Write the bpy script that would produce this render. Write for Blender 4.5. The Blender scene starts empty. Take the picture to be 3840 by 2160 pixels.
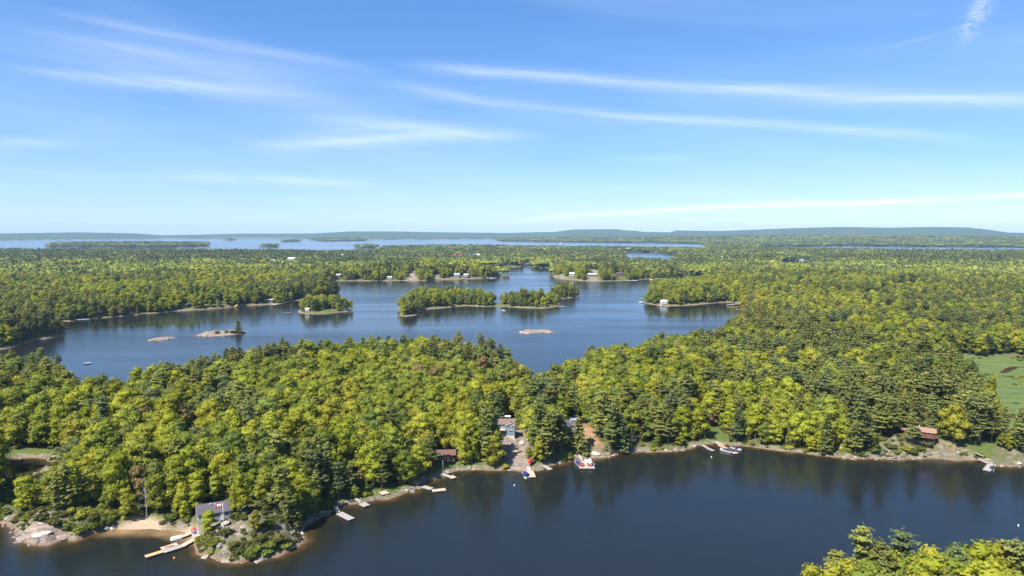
import bpy, bmesh, math, random
import numpy as np
from mathutils import Vector, Matrix

# ------------------------------------------------------------------ camera, world, sun, exposure
SC = bpy.context.scene
COL = SC.collection
random.seed(7)
RNG = np.random.default_rng(11)
CAM_H = 80.0
FPX = 2560.0                      # focal length in pixels of the 3840 wide photograph
TANP = 208.0 / 2560.0
PITCH = math.atan(TANP)
HOR = 872.0

cam_d = bpy.data.cameras.new('camera')
cam = bpy.data.objects.new('camera', cam_d)
COL.objects.link(cam)
cam.location = (0, 0, CAM_H)
cam.rotation_euler = (math.radians(90) - PITCH, 0, 0)
cam_d.sensor_width = 36.0
cam_d.lens = 24.0
cam_d.clip_start = 1.0
cam_d.clip_end = 60000.0
SC.camera = cam

SUN_DIR = Vector((-0.52, -0.56, 0.90)).normalized()
sun_d = bpy.data.lights.new('sun', 'SUN')
sun_d.energy = 4.2
sun_d.angle = math.radians(0.53)
sun_d.color = (1.0, 0.95, 0.87)
sun = bpy.data.objects.new('sun', sun_d)
COL.objects.link(sun)
sun.rotation_euler = SUN_DIR.to_track_quat('Z', 'Y').to_euler()

SC.view_settings.view_transform = 'Standard'
SC.view_settings.look = 'None'
SC.view_settings.exposure = 1.35
SC.view_settings.gamma = 1.0
SC.view_settings.use_curve_mapping = False
SC.cycles.use_denoising = True
SC.cycles.max_bounces = 8
SC.cycles.diffuse_bounces = 5
SC.cycles.glossy_bounces = 2
SC.cycles.transmission_bounces = 5
SC.cycles.volume_bounces = 0
SC.cycles.transparent_max_bounces = 4
SC.cycles.sample_clamp_indirect = 4.0


def ray_dir(px, py):
    """Direction in the world of a point of the photograph (used to read bearings off it)."""
    u = (px - 1920.0) / FPX
    v = -(py - 1080.0) / FPX
    c, s = math.cos(PITCH), math.sin(PITCH)
    return Vector((u, c + v * s, -s + v * c))


# ---- node helper
class NT:
    def __init__(self, tree):
        self.t = tree
        self.n = tree.nodes
        self.l = tree.links

    def new(self, kind, **kw):
        nd = self.n.new(kind)
        for k, v in kw.items():
            setattr(nd, k, v)
        return nd

    def put(self, sock, v):
        if v is None:
            return
        if hasattr(v, 'is_output'):
            self.l.new(v, sock)
        else:
            sock.default_value = v

    def m(self, op, a, b=None, c=None, clamp=False):
        nd = self.new('ShaderNodeMath', operation=op, use_clamp=clamp)
        self.put(nd.inputs[0], a)
        self.put(nd.inputs[1], b)
        self.put(nd.inputs[2], c)
        return nd.outputs[0]

    def vm(self, op, a, b=None):
        nd = self.new('ShaderNodeVectorMath', operation=op)
        self.put(nd.inputs[0], a)
        if b is not None:
            self.put(nd.inputs[1], b)
        return nd.outputs[0]

    def sep(self, v):
        nd = self.new('ShaderNodeSeparateXYZ')
        self.l.new(v, nd.inputs[0])
        return nd.outputs

    def comb(self, x, y, z):
        nd = self.new('ShaderNodeCombineXYZ')
        self.put(nd.inputs[0], x)
        self.put(nd.inputs[1], y)
        self.put(nd.inputs[2], z)
        return nd.outputs[0]

    def noise(self, vec, scale, detail=3.0, rough=0.55, dist=0.0):
        nd = self.new('ShaderNodeTexNoise')
        self.put(nd.inputs['Vector'], vec)
        nd.inputs['Scale'].default_value = scale
        nd.inputs['Detail'].default_value = detail
        nd.inputs['Roughness'].default_value = rough
        nd.inputs['Distortion'].default_value = dist
        return nd.outputs['Fac']

    def ramp(self, fac, stops, interp='LINEAR'):
        nd = self.new('ShaderNodeValToRGB')
        cr = nd.color_ramp
        cr.interpolation = interp
        while len(cr.elements) < len(stops):
            cr.elements.new(0.5)
        for e, (p, c) in zip(cr.elements, stops):
            e.position = p
            e.color = (*c, 1.0) if len(c) == 3 else c
        self.put(nd.inputs[0], fac)
        return nd.outputs[0]

    def mixc(self, fac, a, b, blend='MIX'):
        nd = self.new('ShaderNodeMix', data_type='RGBA', blend_type=blend)
        self.put(nd.inputs[0], fac)
        self.put(nd.inputs[6], a if hasattr(a, 'is_output') else (*a, 1.0))
        self.put(nd.inputs[7], b if hasattr(b, 'is_output') else (*b, 1.0))
        return nd.outputs[2]

    def mapr(self, v, a, b, c=0.0, d=1.0, smooth=False):
        nd = self.new('ShaderNodeMapRange')
        nd.clamp = True
        if smooth:
            nd.interpolation_type = 'SMOOTHSTEP'
        self.put(nd.inputs[0], v)
        for i, x in zip((1, 2, 3, 4), (a, b, c, d)):
            nd.inputs[i].default_value = x
        return nd.outputs[0]


world = bpy.data.worlds.new('World')
SC.world = world
world.use_nodes = True
W = NT(world.node_tree)
W.n.clear()
wout = W.new('ShaderNodeOutputWorld')
bg = W.new('ShaderNodeBackground')
W.l.new(bg.outputs[0], wout.inputs[0])
sky = W.new('ShaderNodeTexSky', sky_type='NISHITA')
sky.sun_disc = False
sky.sun_elevation = math.asin(SUN_DIR.z)
sky.sun_rotation = math.atan2(SUN_DIR.x, SUN_DIR.y)
sky.altitude = 100.0
sky.air_density = 0.6
sky.dust_density = 0.3
sky.ozone_density = 4.0
bg.inputs[1].default_value = 0.10
geo = W.new('ShaderNodeTexCoord')
dvec = geo.outputs['Generated']
dx, dy, dz = W.sep(dvec)
az = W.m('ARCTAN2', dx, dy)
el = W.m('ARCSINE', W.m('MAXIMUM', W.m('MINIMUM', dz, 1.0), -1.0))


def azel(px, py):
    d = ray_dir(px, py).normalized()
    return math.atan2(d.x, d.y), math.asin(d.z)


# long wind-drawn noise shared by the whole cirrus layer
sx = W.m('ADD', az, W.m('MULTIPLY', el, 2.2))
cvec = W.comb(W.m('MULTIPLY', sx, 2.2), W.m('MULTIPLY', W.m('ADD', el, W.m('MULTIPLY', az, 0.07)), 26.0), 0.0)
fib = W.noise(cvec, 1.6, 8.0, 0.68, 0.9)
broad = W.noise(W.comb(W.m('MULTIPLY', az, 1.3), W.m('MULTIPLY', W.m('ADD', el, W.m('MULTIPLY', az, 0.12)), 9.0), 3.3), 1.0, 3.0, 0.5, 0.4)
wob = W.m('MULTIPLY', W.m('SUBTRACT', W.noise(W.comb(W.m('MULTIPLY', az, 5.0), 0.0, 7.0), 1.0, 3.0, 0.5), 0.5), 0.012)
STREAKS = [
    # points along the streak, half width (px), strength
    ([(150, 30), (335, 71), (633, 130), (1043, 197), (1341, 253), (1500, 275)], 17, 0.34),
    ([(1500, 240), (1920, 278), (2400, 305), (2900, 345), (3250, 362), (3840, 368), (4700, 372)], 22, 0.42),
    ([(1410, 300), (1640, 362), (1920, 392), (2500, 440), (3100, 485), (3800, 535)], 18, 0.38),
    ([(350, 250), (560, 290), (745, 318), (1050, 350)], 13, 0.32),
    ([(0, 100), (420, 190), (900, 260), (1300, 310)], 60, 0.17),
    ([(0, 280), (350, 305), (700, 330), (1300, 370)], 26, 0.18),
    ([(-300, 545), (0, 537), (250, 533), (430, 534)], 20, 0.42),
    ([(820, 556), (1250, 536), (1500, 512), (1900, 512), (2110, 518)], 24, 0.38),
    ([(950, 440), (1300, 455), (1700, 490), (2000, 515)], 24, 0.20),
    ([(380, 662), (800, 662), (1300, 690), (1500, 700)], 20, 0.34),
    ([(1750, 862), (2060, 812), (2350, 795), (2800, 783), (3300, 755), (3900, 722), (4700, 680)], 9, 1.3),
    ([(3200, 205), (3400, 160), (3640, 92), (3740, 60)], 7, 0.22),
    ([(2240, 602), (2500, 590), (2750, 575)], 9, 0.22),
    ([(3300, 862), (3600, 832), (3900, 812), (4700, 780)], 22, 0.30),
    ([(-100, 60), (200, 120), (500, 190), (800, 235)], 16, 0.20),
    ([(-100, 245), (200, 265), (420, 300), (760, 345)], 14, 0.26),
    ([(0, 640), (300, 655), (600, 668)], 16, 0.16),
    ([(1050, 505), (1400, 480), (1700, 470)], 12, 0.16),
    ([(900, 750), (1300, 742), (1600, 735)], 9, 0.14),
    ([(2300, 330), (2700, 380), (3100, 360), (3400, 340)], 42, 0.13),
]
total = None
for pts, wpx, amp in STREAKS:
    ae = [azel(*p) for p in pts]
    A = np.array([a for a, e in ae]); E = np.array([e for a, e in ae])
    k = np.polyfit(A, E, 2 if len(pts) < 5 else 3)
    poly = float(k[0])
    acc = None
    for cf in k[1:]:
        acc = W.m('MULTIPLY_ADD', acc if acc is not None else poly, az, float(cf))
    dlt = W.m('SUBTRACT', W.m('ADD', el, wob), acc)
    hw = wpx * 0.9 / FPX
    # soft above, crisper below, as drawn out ice cloud looks
    g = W.m('EXPONENT', W.m('MULTIPLY', W.m('POWER', W.m('ABSOLUTE', W.m('DIVIDE', dlt, hw)), 1.7), -1.0))
    win = W.m('MULTIPLY', W.mapr(az, A[0] - 0.02, A[0] + 0.13, smooth=True), W.mapr(az, A[-1] + 0.02, A[-1] - 0.15, smooth=True))
    term = W.m('MULTIPLY', W.m('MULTIPLY', g, win), amp * 0.74)
    total = term if total is None else W.m('ADD', total, term)
total = W.m('MULTIPLY', total, W.mapr(fib, 0.34, 0.62, 0.48, 1.3))
# tuft in the upper right
ta, te = azel(3672, 40)
tdx = W.m('SUBTRACT', W.m('SUBTRACT', az, ta), W.m('MULTIPLY', W.m('SUBTRACT', el, te), 0.45))
tuft = W.m('EXPONENT', W.m('MULTIPLY', W.m('ADD', W.m('POWER', W.m('ABSOLUTE', W.m('DIVIDE', tdx, 0.011)), 2.0),
                                          W.m('POWER', W.m('ABSOLUTE', W.m('DIVIDE', W.m('SUBTRACT', el, te), 0.026)), 2.0)), -1.0))
tn = W.noise(W.comb(W.m('MULTIPLY', az, 60.0), W.m('MULTIPLY', el, 140.0), 0.0), 1.0, 4.0, 0.6, 1.0)
total = W.m('ADD', total, W.m('MULTIPLY', W.m('MULTIPLY', tuft, W.mapr(tn, 0.35, 0.65)), 0.45))
veil = W.m('MULTIPLY', W.mapr(broad, 0.42, 0.72), W.mapr(fib, 0.25, 0.75, 0.4, 1.0))
total = W.m('ADD', total, W.m('MULTIPLY', veil, 0.20))
total = W.m('MULTIPLY', total, W.mapr(dz, 0.0, 0.03), clamp=True)
sr, sg_, sb = W.sep(sky.outputs[0])                       # the photograph's tone curve and white balance
wb = W.comb(W.m('MULTIPLY', sr, 0.62), W.m('MULTIPLY', W.m('POWER', sg_, 0.75), 0.969), W.m('MULTIPLY', W.m('POWER', sb, 0.6), 1.583))
skyc = W.mixc(total, wb, (4.1, 4.6, 5.6))
W.l.new(skyc, bg.inputs[0])

# ------------------------------------------------------------------ shoreline survey (bearings read off the photograph, laid out on the ground)
def G(px, py, z=0.0):
    """World point at height z that is seen at this point of the photograph."""
    d = ray_dir(px, py)
    t = (z - CAM_H) / d.z
    return d.x * t, d.y * t


def GA(pts, z=0.0):
    return np.array([G(x, y, z) for x, y in pts], dtype=np.float64)


CHANNEL = [(-900, 1900), (-400, 1935), (-150, 1962), (0, 1966), (25, 1976), (48, 2000), (50, 2030), (110, 2045), (170, 2045), (245, 2020), (280, 2029),
           (330, 2008), (400, 1990), (430, 1984), (500, 1988), (560, 1990), (650, 1990), (706, 2002), (735, 2010), (729, 2037),
           (743, 2078), (790, 2088), (825, 2097), (874, 2108), (948, 2104), (1043, 2088), (1093, 2068), (1143, 2033), (1128, 1988),
           (1168, 1955), (1200, 1938), (1265, 1916), (1298, 1900), (1335, 1892), (1385, 1880), (1406, 1872), (1461, 1871),
           (1522, 1848), (1548, 1845), (1570, 1822), (1602, 1803), (1646, 1790), (1678, 1776), (1722, 1768), (1773, 1762),
           (1880, 1764), (1954, 1767), (2010, 1762), (2047, 1747), (2075, 1741), (2130, 1728), (2162, 1718), (2211, 1713),
           (2276, 1715), (2307, 1706), (2477, 1696), (2560, 1688), (2625, 1673), (2690, 1670), (2737, 1674), (2821, 1679),
           (2933, 1696), (3037, 1705), (3156, 1714), (3356, 1722), (3510, 1719), (3572, 1726), (3677, 1728), (3730, 1749),
           (3772, 1755), (3840, 1749), (4300, 1738), (5400, 1715),
           (5400, 2290), (4500, 2290), (3840, 2285), (3400, 2292), (3150, 2312), (3010, 2400), (2900, 2700), (2700, 3600), (2300, 6000),
           (-9000, 6000), (-4000, 2600)]
MIDLAKE = [(-900, 1424), (0, 1424), (250, 1424), (350, 1545), (470, 1520), (600, 1481), (900, 1411), (1300, 1360), (1650, 1347),
           (1830, 1372), (1950, 1411), (2010, 1500), (2030, 1512), (2060, 1480), (2100, 1438), (2260, 1390), (2450, 1341),
           (2600, 1327), (2650, 1310), (2700, 1272), (2730, 1246), (2765, 1229), (2778, 1212), (2792, 1185), (2776, 1165),
           (2762, 1158), (2772, 1150), (2774, 1138), (2730, 1136), (2700, 1137), (2610, 1144), (2550, 1147), (2490, 1147),
           (2440, 1142), (2410, 1139), (2400, 1134), (2412, 1124), (2440, 1114), (2446, 1104), (2412, 1096), (2440, 1088),
           (2480, 1086), (2532, 1084), (2600, 1070), (2650, 1054), (2655, 1042), (2560, 1040), (2532, 1045), (2450, 1047),
           (2369, 1053), (2320, 1054), (2260, 1055), (2179, 1054), (2097, 1043), (2076, 1036), (2073, 1025), (2076, 1007),
           (2046, 1005), (1993, 1004), (2003, 989), (1971, 988), (1966, 994), (1958, 1002), (1927, 1003), (1846, 999),
           (1760, 998), (1735, 1002), (1770, 1010), (1800, 1019), (1870, 1027), (1918, 1031), (1865, 1039), (1805, 1044),
           (1716, 1048), (1648, 1048), (1585, 1052), (1335, 1054), (1240, 1056), (1160, 1059), (1135, 1063), (1150, 1075),
           (1215, 1086), (1270, 1093), (1300, 1101), (1276, 1104), (1224, 1110), (1170, 1121), (1099, 1129), (1075, 1139),
           (993, 1143), (939, 1147), (871, 1151), (792, 1158), (700, 1165), (640, 1169), (522, 1182), (422, 1189), (323, 1197),
           (273, 1204), (216, 1206), (221, 1219), (236, 1236), (243, 1254), (174, 1269), (119, 1278), (99, 1288), (32, 1308),
           (-100, 1322), (-900, 1345)]
COVE_H = [(2334, 946), (2352, 944), (2480, 947), (2530, 955), (2548, 964), (2530, 995), (2350, 992), (2328, 965)]
FARBAY = [(-1500, 902), (0, 902), (440, 897), (605, 894), (1070, 893), (1150, 897), (1210, 905), (1365, 903), (1372, 899),
          (1845, 897), (1875, 903), (1900, 905), (2156, 908), (2450, 911), (2645, 914), (2660, 920), (2655, 930), (2640, 941), (2400, 938),
          (2200, 936), (2000, 934), (1850, 930), (1600, 930), (1440, 932), (1415, 953), (1300, 955), (1000, 952), (700, 950),
          (0, 948), (-1500, 948)]
STRIP_R = [(2830, 925), (3200, 922), (3500, 925), (3830, 928), (4800, 930), (4800, 956), (3840, 953), (3300, 948), (2850, 940)]
FARRIGHT = [(3455, 889), (3650, 886), (3840, 884), (4800, 884), (4800, 898), (3840, 897), (3600, 893)]
THIN = [(2376, 888), (2472, 889), (2472, 892), (2380, 891.5)]
POND_R = [(2925, 980), (3050, 978), (3060, 1010), (2930, 1015)]
POND_L = [(20, 1745), (55, 1722), (120, 1717), (188, 1716), (196, 1735), (150, 1775), (30, 1790)]
POND_S = [(3330, 1088), (3425, 1087), (3430, 1104), (3340, 1106)]
CREEK = [(3747, 1396), (3764, 1391), (3788, 1381), (3815, 1375), (3900, 1372), (4300, 1366), (4300, 1369), (3900, 1376), (3818, 1378.5), (3790, 1385.5), (3767, 1395), (3750, 1399)]
SMALL_C = [(1990, 945), (2046, 944), (2060, 956), (1995, 958)]
WATERS = [GA(p) for p in (CHANNEL, MIDLAKE, COVE_H, FARBAY, STRIP_R, FARRIGHT, THIN, POND_R, POND_L, POND_S, CREEK, SMALL_C)]
ISLES = {
    'a': [(1117, 1170), (1137, 1176), (1235, 1176), (1306, 1171), (1332, 1162), (1300, 1154), (1250, 1151), (1160, 1153), (1125, 1161)],
    'b': [(1493, 1184), (1512, 1188), (1552, 1184), (1566, 1172), (1574, 1163), (1601, 1159), (1756, 1148), (1824, 1150), (1850, 1148),
          (1880, 1150), (1934, 1154), (2032, 1156), (2081, 1150), (2094, 1140), (2080, 1136), (2000, 1130), (1900, 1135),
          (1865, 1138), (1845, 1134), (1800, 1128), (1700, 1120), (1600, 1122), (1520, 1134), (1500, 1142), (1512, 1150), (1490, 1156), (1508, 1168)],
    'c': [(2064, 1117), (2087, 1121), (2111, 1120), (2152, 1114), (2174, 1109), (2166, 1101), (2120, 1097), (2080, 1104), (2066, 1111)],
    'd': [(1864, 1165), (1892, 1168), (1918, 1164), (1906, 1160), (1870, 1161)],
    'e': [(1937, 1243), (1951, 1251), (1980, 1253), (2038, 1246), (2081, 1249), (2084, 1244), (2043, 1238), (1989, 1236), (1959, 1237)],
    'f': [(735, 1260), (779, 1263), (857, 1257), (885, 1255), (928, 1248), (931, 1241), (874, 1240), (841, 1239), (803, 1242), (762, 1247)],
    'g': [(549, 1279), (596, 1280), (640, 1273), (668, 1264), (640, 1261), (600, 1264), (560, 1272)],
    'h': [(178, 927), (470, 929), (660, 927), (778, 923), (765, 915), (500, 913), (200, 917)],
    'i': [(1336, 931), (1375, 932), (1410, 930), (1400, 925), (1345, 926)],
    'j': [(848, 902), (880, 902), (878, 899.5), (850, 899.5)],
    'k': [(1060, 907), (1122, 906), (1118, 903), (1064, 904)],
    'l': [(975, 926), (1040, 926), (1035, 922), (985, 922)],
}
ISLES = {k: GA(v) for k, v in ISLES.items()}


def sd_poly(P, poly, step=60000):
    """Signed distance, negative inside."""
    out = np.empty(len(P))
    a = poly; b = np.roll(poly, -1, axis=0)
    e = b - a
    L2 = (e ** 2).sum(1) + 1e-9
    for i in range(0, len(P), step):
        p = P[i:i + step]
        d2 = np.full(len(p), 1e30)
        par = np.zeros(len(p), bool)
        for k in range(len(a)):
            wx = p[:, 0] - a[k, 0]; wy = p[:, 1] - a[k, 1]
            t = np.clip((wx * e[k, 0] + wy * e[k, 1]) / L2[k], 0, 1)
            qx = wx - t * e[k, 0]; qy = wy - t * e[k, 1]
            d2 = np.minimum(d2, qx * qx + qy * qy)
            c = (a[k, 1] > p[:, 1]) != (b[k, 1] > p[:, 1])
            if c.any():
                xi = a[k, 0] + (p[:, 1] - a[k, 1]) * e[k, 0] / (e[k, 1] if abs(e[k, 1]) > 1e-9 else 1e-9)
                par ^= c & (p[:, 0] < xi)
        d = np.sqrt(d2)
        out[i:i + step] = np.where(par, -d, d)
    return out


def _hash(ix, iy, seed):
    h = (ix.astype(np.int64) * 374761393 + iy.astype(np.int64) * 668265263 + seed * 1442695041) & 0x7fffffff
    h = (h ^ (h >> 13)) * 1274126177 & 0x7fffffff
    h = h ^ (h >> 16)
    return (h & 0xffff) / 65535.0


def vnoise(x, y, seed=0):
    ix = np.floor(x); iy = np.floor(y)
    fx = x - ix; fy = y - iy
    fx = fx * fx * (3 - 2 * fx); fy = fy * fy * (3 - 2 * fy)
    a = _hash(ix, iy, seed); b = _hash(ix + 1, iy, seed)
    c = _hash(ix, iy + 1, seed); d = _hash(ix + 1, iy + 1, seed)
    return (a + (b - a) * fx) * (1 - fy) + (c + (d - c) * fx) * fy


def fbm(x, y, seed=0, octv=4):
    s = 0; a = 0.5; n = 0
    for o in range(octv):
        s = s + a * vnoise(x * 2 ** o + 17.3 * o, y * 2 ** o - 9.1 * o, seed + o)
        n += a; a *= 0.5
    return s / n


def shore(P):
    """Metres inland of the waterline (negative over water)."""
    s = np.full(len(P), 1e9)
    for w in WATERS:
        s = np.minimum(s, sd_poly(P, w))
    for k, isl in ISLES.items():
        bb0 = isl.min(0) - 60; bb1 = isl.max(0) + 60
        m = (P[:, 0] > bb0[0]) & (P[:, 0] < bb1[0]) & (P[:, 1] > bb0[1]) & (P[:, 1] < bb1[1])
        if m.any():
            s[m] = np.maximum(s[m], -sd_poly(P[m], isl))
    r = np.hypot(P[:, 0], P[:, 1])
    amp = np.clip(r * 0.010, 1.6, 12.0)
    s = s + (fbm(P[:, 0] / (amp * 4), P[:, 1] / (amp * 4), 5, 4) - 0.5) * amp * 2.0 * np.clip(1.4 - np.abs(s) / (amp * 6), 0, 1)
    lo = np.zeros(len(P))
    for k in 'defg':
        isl = ISLES[k]
        c = isl.mean(0); R = np.ptp(isl, 0).max()
        lo = np.maximum(lo, np.clip(1.6 - np.hypot(P[:, 0] - c[0], P[:, 1] - c[1]) / R, 0, 1))
    s = s + lo * (fbm(P[:, 0] / 7.0, P[:, 1] / 14.0, 15, 4) - 0.62) * 11.0
    return s


RIDGE = np.array([(-900, 878), (0, 877), (300, 873), (516, 877), (612, 884), (737, 882), (885, 878), (1180, 877), (1313, 869.5), (1475, 869.5), (1696, 873),
                  (1900, 875), (2080, 871), (2148, 862), (2352, 861), (2502, 865), (2698, 868), (2954, 858), (3142, 853), (3330, 856),
                  (3480, 853), (3632, 855), (3840, 862), (4600, 858)], float)
RIDGE2 = np.array([(-900, 905), (1800, 903), (1900, 893), (2100, 890), (2400, 888), (2650, 884), (3100, 879), (3500, 883), (3840, 887), (4600, 884)], float)

# hills and humps: centre bearing, radii (m) across and along the view, height (m)
MOUNDS = [
    (945, 2000, 14.0, 9.0, 3.6), (1030, 2010, 9.0, 9.0, 1.3), (880, 2060, 8.0, 5.0, 1.0), (990, 2070, 7.0, 5.0, 0.9), (830, 1960, 8.0, 6.0, 1.2),
    (150, 1985, 16.0, 7.0, 2.2), (330, 1960, 14.0, 8.0, 1.4),
    (1900, 1690, 15.0, 14.0, 3.6), (2130, 1655, 14.0, 13.0, 3.4), (2240, 1665, 14.0, 10.0, 2.0),
    (3420, 1690, 17.0, 8.0, 2.6), (3330, 1690, 9.0, 6.0, 1.2), (3560, 1690, 16.0, 7.0, 0.8),
    (1500, 1040, 60.0, 45.0, 10.0), (1680, 1038, 60.0, 50.0, 12.0), (2240, 1042, 50.0, 30.0, 9.0), (2130, 1040, 40.0, 30.0, 6.0),
    (1280, 1097, 25, 20, 2.0), (760, 1150, 45, 20, 4.0),
]
MW = [(G(a, b), rx, ry, h) for a, b, rx, ry, h in MOUNDS]

ROCKY = [GA(p, 2.0) for p in (
    [(720, 2090), (720, 2035), (770, 1985), (830, 1945), (960, 1905), (1020, 1910), (1080, 1970), (1150, 2010), (1160, 2040), (1090, 2080), (950, 2115), (820, 2105)],
    [(-60, 1960), (40, 1920), (220, 1930), (290, 1985), (290, 2040), (150, 2060), (30, 2040)],
    [(1862, 1655), (1905, 1630), (1965, 1632), (2015, 1690), (1990, 1775), (1890, 1775)],
    [(2190, 1680), (2280, 1675), (2310, 1720), (2200, 1722)],
    [(3290, 1690), (3330, 1660), (3560, 1670), (3640, 1690), (3660, 1735), (3290, 1735)],
    [(3740, 1680), (3900, 1670), (3900, 1760), (3740, 1765)],
    [(560, 1975), (560, 1935), (720, 1915), (730, 1980), (640, 1985)],
)]
FARROCK = [GA(p, 4.0) for p in (
    [(1500, 1051), (1530, 1036), (1560, 1034), (1570, 1052)], [(1560, 1036), (1565, 1026), (1590, 1027), (1585, 1038)], [(1615, 1051), (1620, 1038), (1650, 1036), (1655, 1050)], [(1655, 1034), (1650, 1024), (1672, 1024), (1672, 1034)],
    [(2075, 1040), (2100, 1034), (2180, 1044), (2200, 1056), (2100, 1050)], [(2195, 1056), (2215, 1030), (2240, 1028), (2262, 1056)],
)]
BALD = [GA(p, 2.0) for p in (
    [(1868, 1650), (1905, 1632), (1960, 1634), (2005, 1690), (1975, 1745), (1915, 1745), (1880, 1700)],
    [(40, 2045), (45, 1985), (120, 1975), (235, 1985), (250, 2030), (150, 2055)],
    [(2215, 1712), (2225, 1695), (2275, 1693), (2300, 1712)], [(740, 2090), (730, 2070), (860, 2085), (980, 2095), (960, 2112), (830, 2108)],
    [(890, 1960), (900, 1925), (945, 1920), (950, 1940)])]
SAND = [GA(p, 0.4) for p in ([(430, 1995), (455, 1968), (520, 1952), (603, 1955), (615, 1982), (700, 1980), (740, 1990), (735, 2015), (560, 2000)],
                             [(2700, 1250), (2755, 1212), (2785, 1205), (2785, 1240)])]
LAWN = [GA(p, 1.0) for p in (
    [(1560, 1808), (1580, 1770), (1650, 1745), (1790, 1735), (1800, 1752), (1700, 1764), (1640, 1782)],
    [(2640, 1664), (2630, 1640), (2668, 1590), (2685, 1590), (2712, 1635), (2790, 1668), (2740, 1668)],
    [(3480, 1640), (3560, 1650), (3700, 1672), (3840, 1690), (3860, 1735), (3760, 1735), (3660, 1705), (3560, 1672)],
    [(-30, 1715), (0, 1690), (200, 1688), (215, 1713)],
    [(1400, 1862), (1380, 1830), (1520, 1812), (1560, 1812), (1530, 1840), (1460, 1862)],
    [(2560, 1039), (2650, 1036), (2650, 1042), (2565, 1042)], [(2720, 1137), (2770, 1128), (2775, 1138)],
    [(1205, 1172), (1190, 1164), (1250, 1160), (1250, 1172)], [(3310, 1086), (3330, 1070), (3430, 1070), (3440, 1087)],
    [(800, 1253), (815, 1243), (880, 1242), (880, 1250)],
)]
MEADOW = GA([(3400, 1356), (3560, 1350), (3840, 1347), (4900, 1347), (4900, 1688), (3960, 1688), (3830, 1680), (3755, 1650), (3695, 1590), (3660, 1530),
             (3650, 1490), (3620, 1450), (3560, 1410), (3480, 1385), (3400, 1368)], 0.4)
DIRT = [GA(p, 3.0) for p in ([(2120, 1640), (2170, 1560), (2190, 1560), (2230, 1640), (2290, 1690), (2250, 1708), (2170, 1690)],
                             [(3490, 1655), (3530, 1660), (3620, 1690), (3600, 1700), (3500, 1668)],
                             [(1700, 1775), (1780, 1757), (1900, 1757), (1900, 1768), (1720, 1772)])]


def soft(P, polys, w):
    m = np.zeros(len(P))
    for q in polys:
        bb0 = q.min(0) - 4 * w; bb1 = q.max(0) + 4 * w
        k = (P[:, 0] > bb0[0]) & (P[:, 0] < bb1[0]) & (P[:, 1] > bb0[1]) & (P[:, 1] < bb1[1])
        if k.any():
            d = sd_poly(P[k], q)
            d = d + (fbm(P[k][:, 0] / (3 * w), P[k][:, 1] / (3 * w), 31, 3) - 0.5) * 3.0 * w
            m[k] = np.maximum(m[k], np.clip(0.5 - d / (2 * w), 0, 1))
    return m


def ground_px(P, z=0.0):
    """Bearing of points, in photograph pixels."""
    c, sn = math.cos(PITCH), math.sin(PITCH)
    fw = P[:, 1] * c + (CAM_H - z) * sn
    up = P[:, 1] * sn - (CAM_H - z) * c
    return 1920 + FPX * P[:, 0] / fw, 1080 - FPX * up / fw


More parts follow.
